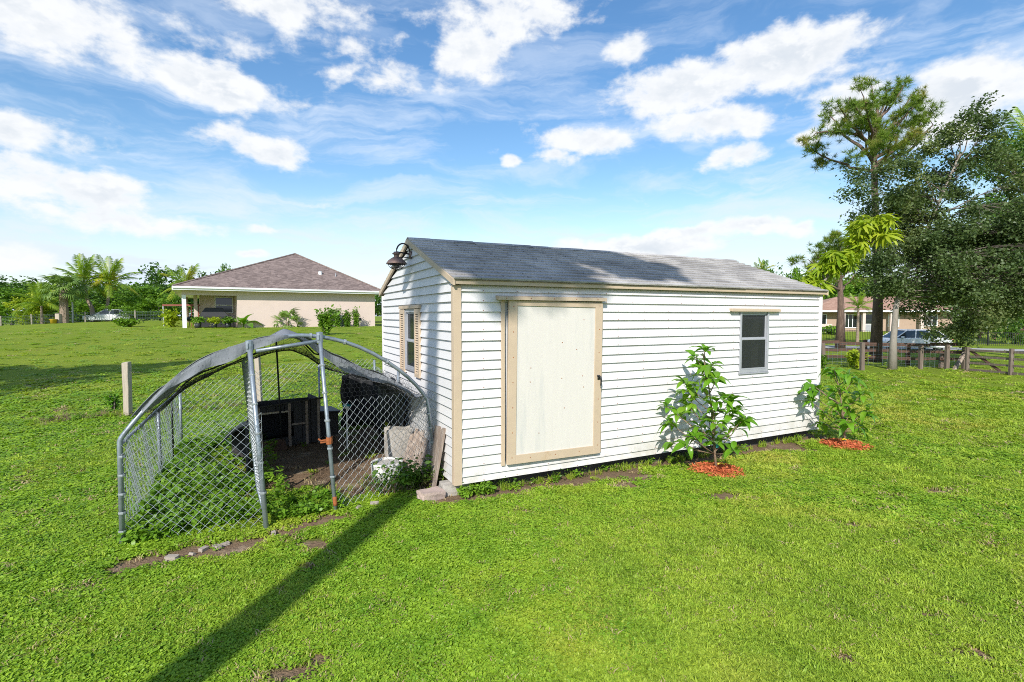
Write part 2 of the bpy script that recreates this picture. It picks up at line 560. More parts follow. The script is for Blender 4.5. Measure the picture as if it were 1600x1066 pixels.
def build_ground():
    def axis(lo, hi, step, far_lo, far_hi, grow=1.09):
        c = list(np.arange(lo, hi + 1e-6, step))
        s, v = step, hi
        while v < far_hi:
            s *= grow
            v += s
            c.append(v)
        s, v, pre = step, lo, []
        while v > far_lo:
            s *= grow
            v -= s
            pre.append(v)
        return np.array(pre[::-1] + c)
    xs = axis(-7, 8, 0.075, -900, 900)
    ys = axis(1.5, 11, 0.075, -120, 1500)
    X, Y = np.meshgrid(xs, ys)
    Z = terrain(X, Y)
    near = (1 - sstep(12, 20, np.hypot(X, Y)))
    D = dirt_at(X, Y)
    Z = Z - near * 0.014 * D + near * 0.012 * (vnoise(X, Y, 6, 2) - .5) * D
    ny, nx = X.shape
    V = np.stack([X, Y, Z], -1).reshape(-1, 3)
    i = np.arange((ny - 1) * (nx - 1))
    r, c = i // (nx - 1), i % (nx - 1)
    q = np.stack([r * nx + c, r * nx + c + 1, (r + 1) * nx + c + 1, (r + 1) * nx + c], -1)

    m = bpy.data.materials.new('lawn_ground')
    m.use_nodes = True
    T = NT(m.node_tree)
    p = T.n['Principled BSDF']
    ge = T.node('ShaderNodeNewGeometry')
    pos = ge.outputs['Position']
    at = T.node('ShaderNodeAttribute', attribute_name='dirt')
    n1 = T.noise(pos, 0.35, 4.0, 0.6)
    n2 = T.noise(pos, 2.5, 5.0, 0.65)
    n3 = T.noise(pos, 28.0, 4.0, 0.7)
    g = T.mix(T.maprange(n1, .35, .65), (.33, .415, .030), (.52, .54, .060))
    g = T.mix(T.maprange(n2, .45, .72), g, (.40, .39, .075))
    g = T.mix(T.math('MULTIPLY', T.maprange(n3, .35, .65), .5), (.10, .17, .012), g)
    # under the nearer blades gap shade is coloured into the thatch, far off the blades themselves make the colour
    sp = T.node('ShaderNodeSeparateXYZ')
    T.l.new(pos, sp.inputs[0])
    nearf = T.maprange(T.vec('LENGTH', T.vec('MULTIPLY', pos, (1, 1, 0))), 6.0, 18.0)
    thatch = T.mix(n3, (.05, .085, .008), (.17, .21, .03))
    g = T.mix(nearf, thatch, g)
    soil = T.mix(T.noise(pos, 9.0, 6.0, 0.7), (.12, .075, .045), (.30, .21, .135))
    soil = T.mix(T.maprange(T.noise(pos, 3.0, 3.0, .5), .55, .72), soil, (.34, .26, .18))
    dm = T.maprange(T.math('ADD', at.outputs['Fac'], T.math('MULTIPLY', T.math('SUBTRACT', n3, .5), .6)), .3, .6)
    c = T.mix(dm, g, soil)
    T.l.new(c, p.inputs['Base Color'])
    p.inputs['Roughness'].default_value = 0.95
    p.inputs['Specular IOR Level'].default_value = 0.12
    b = T.node('ShaderNodeBump')
    b.inputs['Strength'].default_value = 0.9
    b.inputs['Distance'].default_value = 0.03
    T.l.new(T.math('ADD', n3, T.math('MULTIPLY', T.noise(pos, 70.0, 3.0, .6), .5)), b.inputs['Height'])
    T.l.new(b.outputs[0], p.inputs['Normal'])
    me = npmesh('ground', V, q, m, True, {'dirt': ('POINT', 'FLOAT', D.reshape(-1))})
    tag(link('ground', me), kind='structure')


build_ground()

# ------------------------------------------------------------------ scattered greenery, instanced from a few tuft meshes
def tuft_clover(seed, n=26, r=0.06, h=0.045, leaf=0.013, mats=None):
    g = np.random.default_rng(seed)
    mb = MB()
    for i in range(n):
        a, d = g.random() * 6.283, r * math.sqrt(g.random())
        c = Vector((d * math.cos(a), d * math.sin(a), h * (0.35 + 0.65 * g.random()) * (1 - .45 * (d / r) ** 2)))
        nrm = Vector((g.normal() * .38 + .25 * math.cos(a), g.normal() * .38 + .25 * math.sin(a), 1)).normalized()
        t = nrm.orthogonal().normalized()
        b = nrm.cross(t)
        yaw = g.random() * 6.283
        t, b = t * math.cos(yaw) + b * math.sin(yaw), -t * math.sin(yaw) + b * math.cos(yaw)
        s = leaf * (.7 + .7 * g.random())
        # oval leaf folded at its middle
        up = nrm * s * .25
        pts = [c - t * s * 1.1, c - t * s * .3 + b * s * .7 + up, c + t * s * .7 + b * s * .6 + up, c + t * s * 1.2, c + t * s * .7 - b * s * .6 + up, c - t * s * .3 - b * s * .7 + up]
        mb.add(pts, [(0, 1, 2, 3), (0, 3, 4, 5)])
    return mb


def tuft_grass(seed, n=34, r=0.055, h=0.06, wd=0.0045, lean=0.7):
    g = np.random.default_rng(seed)
    mb = MB()
    for i in range(n):
        a, d = g.random() * 6.283, r * math.sqrt(g.random())
        b0 = Vector((d * math.cos(a), d * math.sin(a), 0))
        yaw = g.random() * 6.283
        out = Vector((math.cos(yaw), math.sin(yaw), 0))
        side = Vector((-out.y, out.x, 0)) * wd * (.7 + .6 * g.random())
        L = h * (.5 + .7 * g.random())
        ln = lean * (.3 + g.random())
        p1 = b0 + out * L * .35 * ln + Vector((0, 0, L * .6))
        p2 = b0 + out * L * 1.0 * ln + Vector((0, 0, L * (.95 - .25 * ln)))
        mb.add([b0 - side, b0 + side, p1 + side * .9, p1 - side * .9, p2], [(0, 1, 2, 3), (3, 2, 4)])
    return mb


def source_collection(name, meshes):
    c = bpy.data.collections.new(name)           # not linked to the scene: only a source of instances
    for i, me in enumerate(meshes):
        c.objects.link(bpy.data.objects.new('%s_%02d' % (name, i), me))
    return c


def scatter(name, pos, rot, scl, idx, coll):
    n = len(pos)
    me = bpy.data.meshes.new(name)
    me.vertices.add(n)
    me.vertices.foreach_set('co', np.asarray(pos, np.float32).ravel())
    for an, typ, data in (('rot', 'FLOAT_VECTOR', rot), ('scl', 'FLOAT_VECTOR', scl), ('pick', 'INT', idx)):
        at = me.attributes.new(an, typ, 'POINT')
        at.data.foreach_set('vector' if typ == 'FLOAT_VECTOR' else 'value', np.asarray(data, np.int32 if typ == 'INT' else np.float32).ravel())
    o = link(name, me)
    gt = bpy.data.node_groups.new(name, 'GeometryNodeTree')
    gt.interface.new_socket('Geometry', in_out='INPUT', socket_type='NodeSocketGeometry')
    gt.interface.new_socket('Geometry', in_out='OUTPUT', socket_type='NodeSocketGeometry')
    N, L = gt.nodes, gt.links
    gi, go = N.new('NodeGroupInput'), N.new('NodeGroupOutput')
    iop = N.new('GeometryNodeInstanceOnPoints')
    ci = N.new('GeometryNodeCollectionInfo')
    ci.inputs['Collection'].default_value = coll
    ci.inputs['Separate Children'].default_value = True
    ci.inputs['Reset Children'].default_value = True

    def attr(nm, typ):
        a = N.new('GeometryNodeInputNamedAttribute')
        a.data_type = typ
        a.inputs['Name'].default_value = nm
        return [s for s in a.outputs if s.enabled and s.name == 'Attribute'][0]
    L.new(gi.outputs[0], iop.inputs['Points'])
    L.new(ci.outputs[0], iop.inputs['Instance'])
    iop.inputs['Pick Instance'].default_value = True
    L.new(attr('pick', 'INT'), iop.inputs['Instance Index'])
    e2r = N.new('FunctionNodeEulerToRotation')
    L.new(attr('rot', 'FLOAT_VECTOR'), e2r.inputs[0])
    L.new(e2r.outputs[0], iop.inputs['Rotation'])
    L.new(attr('scl', 'FLOAT_VECTOR'), iop.inputs['Scale'])
    L.new(iop.outputs[0], go.inputs[0])
    mod = o.modifiers.new('scatter', 'NODES')
    mod.node_group = gt
    return o


M['clover'] = leafmat('clover_leaf', (.135, .285, .018), (.35, .505, .040), .34, .45, 2.5, (.42, .45, .05), .5)
M['blade'] = leafmat('grass_blade', (.19, .325, .024), (.43, .535, .056), .34, .5, 2.0, (.52, .49, .09), .45)
M['weed'] = leafmat('weed_leaf', (.05, .17, .008), (.12, .27, .012), .3, .4, 2.5)
M['straw'] = leafmat('dry_straw', (.33, .24, .12), (.45, .36, .20), .15, .7, 3)


def build_lawn():
    src = []
    for k in range(3):
        src.append(tuft_clover(20 + k, 30, .058, .034, .0092).mesh('clover_tuft', M['clover'], True))
    for k in range(3):
        src.append(tuft_grass(40 + k, 44, .056, .042, .0034, .95).mesh('grass_tuft', M['blade'], True))
    src.append(tuft_grass(50, 20, .06, .035, .0035, 1.2).mesh('straw_tuft', M['straw'], True))
    coll = source_collection('lawn_tufts', src)
    g = np.random.default_rng(11)
    N = 150000
    # even on the picture: many small tufts close by, fewer and wider ones farther off
    d = 2.0 * (52 / 2.0) ** g.random(N)
    a = (g.random(N) - .5) * 2 * R(58)
    x, y = d * np.sin(a), d * np.cos(a)
    y = y + .15
    ex, ey = (g.random(34000) - .5) * 22, .2 + 7 * g.random(34000)       # the lawn goes on at both sides of the view
    out_ = np.abs(np.arctan2(ex, ey)) > R(50)
    x, y = np.concatenate([x, ex[out_]]), np.concatenate([y, ey[out_]])
    d = np.hypot(x, y)
    N = len(x)
    keep = np.ones(N, bool)
    p, q = s_local(x, y)
    keep &= ~((p > -.02) & (p < SL + .02) & (q > .05) & (q < SW))
    s, w = k_local(x, y)
    D = dirt_at(x, y)
    keep &= g.random(N) > sstep(0.18, 0.62, D) * (0.985 - .04 * (d > 15))
    inK = (s > 0.02) & (s < K_L) & (w > 0.0) & (w < K_D)
    keep &= ~(inK & (g.random(N) < .6))
    keep &= g.random(N) > .93 * sstep(9, 22, d)
    ha, hb = (x - HS_O[0]) * HS_U[0] + (y - HS_O[1]) * HS_U[1], (x - HS_O[0]) * HS_N[0] + (y - HS_O[1]) * HS_N[1]
    keep &= ~((ha > -.2) & (ha < 16) & (hb > -.4))
    x, y, d, D = x[keep], y[keep], d[keep], D[keep]
    n = len(x)
    z = terrain(x, y) - 0.004
    sp = vnoise(x, y, .55, 3)
    cl = (sp + .22 * (1 - sstep(-1.0, 1.2, x)) + g.normal(size=n) * .13) > .60 + .10 * sstep(0.0, 2.0, x)
    idx = np.where(cl, g.integers(0, 3, n), g.integers(3, 6, n))
    idx = np.where(g.random(n) < .03 + .10 * sstep(.5, .7, vnoise(x, y, .9, 3)) + .3 * (D > .2), 6, idx)
    wide = np.clip((d / 5.0) ** .8, .85, 4) * (.8 + .5 * g.random(n))
    tall = np.clip(.8 + .35 * vnoise(x, y, .8, 2) + .0 * d, .6, 1.4) * (.75 + .5 * g.random(n)) * np.where(cl, .95, .8)
    tall *= np.clip((d / 5.0) ** .15, .95, 1.3)
    rot = np.stack([g.normal(size=n) * .12, g.normal(size=n) * .12, g.random(n) * 6.283], -1)
    o = scatter('lawn_grass', np.stack([x, y, z], -1), rot, np.stack([wide, wide, tall], -1), idx, coll)
    tag(o, 'short bright green grass and clover covering the whole yard', 'grass', kind='stuff')


build_lawn()
# ------------------------------------------------------------------ the shed
def sidingmat():
    m = bpy.data.materials.new('white_siding_paint')
    m.use_nodes = True
    T = NT(m.node_tree)
    p = T.n['Principled BSDF']
    pos = T.node('ShaderNodeNewGeometry').outputs['Position']
    oi = T.node('ShaderNodeObjectInfo').outputs['Random']
    sp = T.node('ShaderNodeSeparateXYZ')
    T.l.new(pos, sp.inputs[0])
    c = T.mix(oi, (.64, .625, .62), (.71, .69, .68))
    st = T.noise(T.vec('MULTIPLY', pos, (5, 5, .7)), 2.2, 6.0, .68)
    c = T.mix(T.maprange(st, .52, .78, 0, .55), c, (.55, .55, .53))
    mild = T.noise(pos, 3.3, 6.0, .7)
    c = T.mix(T.maprange(mild, .57, .76, 0, .6), c, (.42, .45, .42))
    low = T.math('MULTIPLY', T.maprange(sp.outputs[2], .55, .12), T.maprange(T.noise(pos, 4.0, 5.0, .7), .35, .65))
    c = T.mix(T.math('MULTIPLY', low, .7), c, (.44, .41, .35))
    T.l.new(c, p.inputs['Base Color'])
    p.inputs['Roughness'].default_value = .5
    p.inputs['Specular IOR Level'].default_value = .35
    b = T.node('ShaderNodeBump')
    b.inputs['Strength'].default_value = .35
    b.inputs['Distance'].default_value = .004
    T.l.new(T.noise(T.vec('MULTIPLY', pos, (3, 3, 60)), 4.0, 4.0, .6), b.inputs['Height'])
    T.l.new(b.outputs[0], p.inputs['Normal'])
    return m


M['siding'] = sidingmat()


def shinglemat(name, c1, c2, c3):
    m = bpy.data.materials.new(name)
    m.use_nodes = True
    T = NT(m.node_tree)
    p = T.n['Principled BSDF']
    pos = T.node('ShaderNodeNewGeometry').outputs['Position']
    oi = T.node('ShaderNodeObjectInfo').outputs['Random']
    isl = T.node('ShaderNodeNewGeometry').outputs['Random Per Island']
    c = T.mix(T.math('FRACT', T.math('ADD', oi, isl)), c1, c2)
    n = T.noise(pos, 1.6, 6.0, .65)
    c = T.mix(T.maprange(n, .42, .66), c, c3)
    c = T.mix(T.maprange(T.noise(pos, 90.0, 2.0, .6), .4, .7, 0, .5), c, tuple(q * .5 for q in c1))
    T.l.new(c, p.inputs['Base Color'])
    p.inputs['Roughness'].default_value = .95
    p.inputs['Specular IOR Level'].default_value = .08
    b = T.node('ShaderNodeBump')
    b.inputs['Strength'].default_value = .6
    b.inputs['Distance'].default_value = .004
    T.l.new(T.noise(pos, 130.0, 2.0, .6), b.inputs['Height'])
    T.l.new(b.outputs[0], p.inputs['Normal'])
    return m


M['shingle'] = shinglemat('weathered_grey_shingle', (.30, .285, .275), (.46, .44, .42), (.56, .535, .51))
M['doorpanel'] = mat('door_panel_paint', (.635, .60, .55), .5, .05, 2.5, .2, 50, stretch=(8, 8, .8), col2=(.50, .50, .48), c2range=(.5, .8), c2scale=.9)
M['copper'] = mat('tarnished_copper', (.22, .145, .12), .55, .35, 30, .2, 60, metal=.5, col2=(.25, .25, .27))

Z0, REV = 0.125, 0.1045
ZTOP = 2.245
shed = thing('garden_shed', 'white clapboard garden shed with tan trim, grey shingle roof and sliding door', 'shed', SH_O, SH_A)


def lap_front(x0, x1, z0, z1):
    """One lapped board on the long wall (y = 0 plane, weather side -y)."""
    mb = MB()
    zt = z1 + .012
    mb.add([(x0, -.032, z0 + random.uniform(-.002, .002)), (x1, -.032, z0 + random.uniform(-.002, .002)), (x1, -.004, zt), (x0, -.004, zt), (x0, .0, z0), (x1, .0, z0), (x1, .0, zt), (x0, .0, zt)],
           [(0, 1, 2, 3), (4, 7, 6, 5), (0, 4, 5, 1), (3, 2, 6, 7), (0, 3, 7, 4), (1, 5, 6, 2)])
    return mb


def lap_gable(y0, y1, z0, z1, y0t, y1t):
    mb = MB()
    zt = z1 + .012
    mb.add([(-.032, y0, z0), (-.032, y1, z0), (-.004, y1t, zt), (-.004, y0t, zt), (0, y0, z0), (0, y1, z0), (0, y1t, zt), (0, y0t, zt)],
           [(0, 3, 2, 1), (4, 5, 6, 7), (0, 1, 5, 4), (3, 7, 6, 2), (0, 4, 7, 3), (1, 2, 6, 5)])
    return mb


lines = [2.185 - REV * k for k in range(-8, 20)]
edges = sorted([z for z in lines if z > Z0 + .02] + [Z0])
FW = (4.27, 4.875, 1.105, 1.99)       # front window opening
GW = (1.45, 1.96, 1.18, 2.01)         # gable window opening
DR = (.545, 1.86, .27, 2.10)
nails = MB()
for k, z in enumerate(edges):
    z1 = edges[k + 1] if k + 1 < len(edges) else z + REV
    if z > ZTOP - .03:
        break
    z1 = min(z1, ZTOP)
    spans = [(.052, SL - .05)]
    zm = (z + z1) / 2
    for (a, b, c, d) in (DR, FW):
        if c < zm < d:
            new = []
            for (s, e) in spans:
                if s < a and e > b:
                    new += [(s, a), (b, e)]
                else:
                    new.append((s, e))
            spans = new
    for (s, e) in spans:
        cuts = [s] + [c for c in ((2.45 if k % 2 else 3.66),) if s + .3 < c < e - .3] + [e]
        for a, b in zip(cuts[:-1], cuts[1:]):
            j = random.uniform(-.0015, .0015)
            lap_front(a + .0008, b - .0008, z + j, z1).build('siding_board', M['siding'], shed)
        x = s + .25
        while x < e - .05:
            nails.par((x, -.0325, z + .008), (.008, 0, 0), (0, .004, 0), (0, 0, .007))
            x += .406
PEAK_Y, SLOPE = SW / 2, (2.865 - 2.255) / (SW / 2)


def gable_y(z):
    return max(0.0, (z - 2.255) / SLOPE)


for k, z in enumerate(edges):
    z1 = edges[k + 1] if k + 1 < len(edges) else z + REV
    zt = z1 + .012
    if gable_y(z) > PEAK_Y - .05:
        break
    y0, y1 = max(.045, gable_y(z)), min(SW - .035, SW - gable_y(z))
    y0t, y1t = max(.045, min(gable_y(zt), PEAK_Y)), min(SW - .035, max(SW - gable_y(zt), PEAK_Y))
    zm = (z + z1) / 2
    if GW[2] < zm < GW[3] + .01:
        lap_gable(y0, GW[0], z, z1, y0t, GW[0]).build('siding_board', M['siding'], shed)
        lap_gable(GW[1], y1, z, z1, GW[1], y1t).build('siding_board', M['siding'], shed)
    else:
        lap_gable(y0, y1, z + random.uniform(-.001, .001), z1, y0t, y1t).build('siding_board', M['siding'], shed)
tag(nails.build('nail_heads', M['rust'], shed), kind='stuff')

# wall cores round the openings, back and far walls, floor
c = MB()
c.box(.0, FW[0], .001, .06, Z0, ZTOP)
c.box(FW[1], SL, .001, .06, Z0, ZTOP)
c.box(FW[0], FW[1], .001, .06, Z0, FW[2])
c.box(FW[0], FW[1], .001, .06, FW[3], ZTOP)
c.box(.001, .06, .06, GW[0], Z0, ZTOP)
c.box(.001, .06, GW[1], SW - .06, Z0, ZTOP)
c.box(.001, .06, GW[0], GW[1], Z0, GW[2])
c.box(.001, .06, GW[0], GW[1], GW[3], ZTOP)
for xa in (.001, SL - .061):
    c.add([(xa, .0, ZTOP), (xa, SW, ZTOP), (xa, PEAK_Y, 2.85), (xa + .06, 0, ZTOP), (xa + .06, SW, ZTOP), (xa + .06, PEAK_Y, 2.85)],
          [(0, 2, 1), (3, 4, 5), (0, 1, 4, 3), (1, 2, 5, 4), (2, 0, 3, 5)])
c.build('wall', M['siding'], shed)
c = MB()
c.box(.0, SL, SW - .06, SW, Z0, ZTOP)
c.box(SL - .06, SL, .06, SW - .06, Z0, ZTOP)
c.build('wall', M['siding'], shed)
MB().box(.06, SL - .06, .06, SW - .06, Z0, Z0 + .04).build('floor', M['greywood'], shed)
for y in (.12, 1.2, 2.3, 3.2):
    MB().box(.05, SL - .05, y, y + .09, -.03, Z0 - .002).build('skid', M['blackwood'], shed)
# things glimpsed inside: studs and a leaning plank
for x in (.45, 1.9, 3.1, 4.74, 5.5):
    MB().box(x, x + .04, .066, .15, Z0 + .04, ZTOP).build('stud', M['trim'], shed)
for y in (.7, 1.56, 2.5):
    MB().box(.066, .15, y, y + .04, Z0 + .04, ZTOP).build('stud', M['trim'], shed)
MB().par((4.45, .9, Z0 + .04), (.12, 0, 0), (0, .03, 0), (.42, -.4, 1.6)).build('inside_plank', M['trim'], shed)

# corner boards
t = MB()
t.box(-.036, .052, -.036, .0, Z0 - .01, 2.248)
t.box(-.036, .0, .0, .045, Z0 - .01, 2.248)
t.build('corner_board', M['trim'], shed, bevel=.003)
t = MB()
t.box(SL - .05, SL + .022, -.036, .0, Z0 - .01, 2.248)
t.box(SL, SL + .022, .0, .05, Z0 - .01, 2.248)
t.build('corner_board', M['siding'], shed, bevel=.003)
MB().box(-.036, .0, SW - .035, SW + .012, Z0 - .01, 2.248).build('corner_board', M['siding'], shed, bevel=.003)

# eave fascia and rakes
EY, EZ = -.080, 2.262
MB().box(-.06, SL + .07, EY, EY + .022, EZ - .006, EZ + .050).build('fascia', M['trim'], shed, bevel=.004)
MB().box(-.06, SL + .07, EY + .0225, -.021, EZ - .004, EZ + .008).build('soffit', M['trim'], shed)
MB().box(-.06, SL + .07, SW - EY - .022, SW - EY, EZ - .006, EZ + .050).build('fascia', M['trim'], shed, bevel=.004)
RZ = lambda y: EZ + .052 + (min(y, SW - y) - EY) * SLOPE
for side in (0, 1):
    for xe in (-.062, SL + .045):
        ya, yb = (EY - .012, PEAK_Y) if side == 0 else (SW - EY + .012, PEAK_Y)
        za, zb = RZ(EY) - .012 * SLOPE, RZ(PEAK_Y)
        MB().par((xe, ya, za - .066), (.028, 0, 0), (0, yb - ya, zb - za), (0, 0, .070)).build('rake_board', M['trim'], shed, bevel=.003)

# roof deck and shingle strips
for side in (0, 1):
    s = 1 if side == 0 else -1
    ya = EY - .012 if side == 0 else SW - EY + .012
    MB().par((-.030, ya, RZ(EY) - .010 - .012 * SLOPE), (SL + .072, 0, 0), (0, s * (PEAK_Y - EY + .012), RZ(PEAK_Y) - RZ(EY) + .012 * SLOPE), (0, 0, .012)).build('roof_deck', M['greywood'], shed)
sl = math.hypot(PEAK_Y - EY + .02, RZ(PEAK_Y) - RZ(EY))
NC, SLEN = 14, .93
expo = sl / NC
strips = []
for var in range(4):
    mb = MB()
    for tab in range(3):
        x0, x1 = tab * SLEN / 3 + .003, (tab + 1) * SLEN / 3 - .003
        w = random.uniform(-.004, .004)
        mb.add([(x0, -.006 + w, .020), (x1, -.006 + w, .020), (x1, expo * 1.05, .003), (x0, expo * 1.05, .003),
                (x0, -.006 + w, .002), (x1, -.006 + w, .002), (x1, expo * 1.05, .0005), (x0, expo * 1.05, .0005)],
               [(0, 1, 2, 3), (4, 7, 6, 5), (0, 4, 5, 1), (0, 3, 7, 4), (1, 5, 6, 2), (3, 2, 6, 7)])
    strips.append(mb.mesh('shingle_strip', M['shingle']))
half = []
for cut in range(3):
    mb = MB()
    n3 = cut + 1
    for tab in range(n3):
        x0, x1 = tab * SLEN / 3 + .003, (tab + 1) * SLEN / 3 - .003
        mb.add([(x0, -.006, .020), (x1, -.006, .020), (x1, expo * 1.05, .003), (x0, expo * 1.05, .003),
                (x0, -.006, .002), (x1, -.006, .002), (x1, expo * 1.05, .0005), (x0, expo * 1.05, .0005)],
               [(0, 1, 2, 3), (4, 7, 6, 5), (0, 4, 5, 1), (0, 3, 7, 4), (1, 5, 6, 2), (3, 2, 6, 7)])
    half.append(mb.mesh('shingle_piece', M['shingle']))
ang = math.atan(SLOPE)
for side in (0, 1):
    for k in range(NC):
        yk, zk = EY - .02 + k * expo * math.cos(ang), RZ(EY) + .004 - .02 * SLOPE + k * expo * math.sin(ang)
        x, first = -.058, True
        while x < SL + .06:
            left = (SL + .065 - x) / (SLEN / 3)
            if first and k % 3:
                me, L = half[k % 3 - 1], SLEN / 3 * (k % 3)
            elif left < 2.9:
                q = max(1, min(3, int(left + .15)))
                if left < .6:
                    break
                me, L = half[q - 1], 9
            else:
                me, L = random.choice(strips), SLEN
            first = False
            rx = ang + random.uniform(-.010, .008)
            if side == 0:
                link('shingle', me, shed, (x, yk, zk), (rx, 0, random.uniform(-.003, .003)))
            else:
                link('shingle', me, shed, (x + min(L, left * SLEN / 3), SW - yk, zk), (rx, 0, math.pi))
            x += L
r = MB()
nx = 20
for i in range(nx):
    x0, x1 = -.055 + (SL + .11) * i / nx, -.055 + (SL + .11) * (i + 1) / nx + .01
    zt = RZ(PEAK_Y) + .022 + random.uniform(-.003, .003)
    for s in (-1, 1):
        r.par((x0, PEAK_Y, zt), (x1 - x0, 0, .003), (0, s * .11, -.11 * SLOPE), (0, 0, .006))
r.build('ridge_cap', M['shingle'], shed)

# sliding door
door = thing('sliding_door', None, None, (.568, 0, .277), 0)
door.parent = shed
door.rotation_euler = (0, R(.75), 0)
DW, DH = 1.252, 1.823
MB().box(.085, DW - .085, -.068, -.034, .08, DH - .04).build('door_panel', M['doorpanel'], door)
for nm, (a, b, c_, d_) in dict(l=(0, .103, 0, DH), r=(DW - .103, DW, 0, DH), b=(.1035, DW - .1035, 0, .1), t=(.1035, DW - .1035, DH - .06, DH)).items():
    MB().box(a, b, -.080, -.045, c_, d_).build('door_trim', M['trim'], door, bevel=.002)
MB().box(.004, DW - .004, -.0445, -.030, .004, DH - .004).build('door_back', M['galv'], door)
h = MB()
h.par((DW - .062, -.088, .90), (.03, 0, 0), (0, .008, 0), (0, 0, .055))
h.tube([(DW - .047, -.090, .945), (DW - .045, -.125, .935), (DW - .040, -.128, .90), (DW - .038, -.118, .83)], [.009, .011, .010, .008], 8)
h.tube([(DW - .072, -.092, .952), (DW - .03, -.094, .940)], .008, 6)
h.build('handle', M['black'], door, smooth=True)
sc = MB()
for (fx, fz) in ((.84, .91), (.56, .75), (.75, .70), (.17, .58), (.165, .485), (.56, .50), (.835, .51), (.85, .43), (.60, .29), (.28, .13)):
    sc.par((.1 + fx * (DW - .2), -.071, .1 + fz * (DH - .16)), (.009, 0, 0), (0, .004, 0), (0, 0, .009))
for i in range(7):
    for x in (.05, DW - .05):
        sc.par((x, -.0815, .07 + i * .28 + .03 * (x > 1)), (.010, 0, 0), (0, .003, 0), (0, 0, .010))
for i in range(3):
    sc.par((.28 + .33 * i, -.0815, .05), (.010, 0, 0), (0, .003, 0), (0, 0, .010))
tag(sc.build('screw_heads', M['rust'], door), kind='stuff')
MB().box(.515, .556, -.042, -.021, .262, 2.10).build('door_jamb', M['trim'], shed, bevel=.002)
MB().box(1.84, 1.858, -.042, -.021, .262, 2.10).build('door_jamb', M['trim'], shed, bevel=.002)
hd = MB().par((.455, -.112, 2.098), (1.425, 0, 0), (0, .098, .012), (0, 0, .040)).build('door_header', M['trim'], shed, bevel=.003)
sc = MB()
for i in range(5):
    sc.par((.54 + i * .3, -.1145, 2.114), (.010, 0, 0), (0, .003, 0), (0, 0, .010))
tag(sc.build('screw_heads', M['rust'], hd), kind='stuff')


def shed_window(parent, wdt, hgt, rail):
    """Single-hung window in local x (width) / -y (out) / z; children of an Empty."""
    fr = MB()
    b = .032
    fr.box(0, b, -.040, .03, 0, hgt)
    fr.box(wdt - b, wdt, -.040, .03, 0, hgt)
    fr.box(b, wdt - b, -.030, .03, 0, b + .012)
    fr.box(b, wdt - b, -.030, .03, hgt - b, hgt)
    fr.build('window_frame', M['alu'], parent, bevel=.003)
    for (z0, z1, yy) in ((rail, hgt - b - .001, .0), (b + .013, rail + .004, -.016)):
        sa = MB()
        t = .022
        sa.box(b + .001, b + t, yy - .010, yy + .010, z0, z1)
        sa.box(wdt - b - t, wdt - b - .001, yy - .010, yy + .010, z0, z1)
        sa.box(b + t, wdt - b - t, yy - .010, yy + .010, z0, z0 + t)
        sa.box(b + t, wdt - b - t, yy - .010, yy + .010, z1 - t, z1)
        sa.build('sash', M['alu'], parent, bevel=.002)
        MB().box(b + t, wdt - b - t, yy - .003, yy + .003, z0 + t, z1 - t).build('pane', M['glass'], parent)


w1 = thing('window', None, None, (FW[0], 0, FW[2]))
w1.parent = shed
shed_window(w1, FW[1] - FW[0], FW[3] - FW[2], .49)
MB().par((4.055, -.082, 1.985), (1.015, 0, 0), (0, .062, .010), (0, 0, .038)).build('window_hood', M['trim'], shed, bevel=.003)
MB().box(FW[0] - .012, FW[1] + .012, -.045, .0, FW[2] - .018, FW[2] - .001).build('window_sill', M['alu'], shed, bevel=.002)
w2 = thing('window', None, None, (0, GW[1], GW[2]), -math.pi / 2)
w2.parent = shed
shed_window(w2, GW[1] - GW[0], GW[3] - GW[2], .41)
MB().par((-.055, 1.205, 2.022), (.036, 0, 0), (0, 1.02, 0), (0, 0, .042)).build('window_hood', M['trim'], shed, bevel=.003)
for (ya, yb) in ((1.225, 1.440), (1.970, 2.205)):
    s = thing('shutter', None, None, (0, 0, 0))
    s.parent = shed
    f = MB()
    for (a, b_) in ((ya, ya + .035), (yb - .035, yb)):
        f.box(-.050, -.021, a, b_, 1.13, 2.015)
    for (a, b_) in ((1.13, 1.175), (1.95, 2.015)):
        f.box(-.050, -.021, ya + .0352, yb - .0352, a, b_)
    f.build('shutter_frame', M['trim'], s, bevel=.002)
    lv = MB()
    z = 1.18
    while z < 1.94:
        lv.par((-.046, ya + .0352, z), (.020, 0, .026), (0, yb - ya - .0704, 0), (.003, 0, -.004))
        z += .031
    tag(lv.build('louvres', M['trim'], s), kind='stuff')

# gooseneck barn lamp at the gable peak
lamp = thing('barn_lamp', 'tarnished gooseneck barn lamp with wire cage under the shed gable peak', 'lamp', SH_O + Vector((0, 0, 2.72)) + SH_V * 1.66, SH_A)
a = MB()
a.lathe([(.0, -.001), (.055, 0), (.055, .018), (.02, .026), (0, .027)], 14, (-.020, 0, .02), Matrix.Rotation(-math.pi / 2, 3, 'Y'))
a.build('wall_plate', M['copper'], lamp, smooth=True)
arm = [(-.045, 0, .03)] + [(-.125 - .09 * math.cos(t_) * 1.0, 0, .05 + .115 * math.sin(t_)) for t_ in [math.pi * q / 9 for q in range(9, -1, -1)]][::-1]
MB().tube(arm, .010, 8).build('arm', M['black'], lamp, smooth=True)
MB().tube([(-.045, 0, -.02), (-.12, 0, -.015), (-.19, 0, -.02)], .006, 6).build('brace', M['black'], lamp, smooth=True)
SX = -.215
MB().lathe([(.0, .055), (.035, .05), (.04, .035), (.055, .028), (.055, .020), (.034, .012), (.032, -.015), (.06, -.03), (.105, -.062), (.132, -.098), (.135, -.112), (.128, -.110), (.1, -.068), (.05, -.036), (.0, -.03)], 22, (SX, 0, 0)).build('lamp_shade', M['copper'], lamp, smooth=True)
cg = MB()
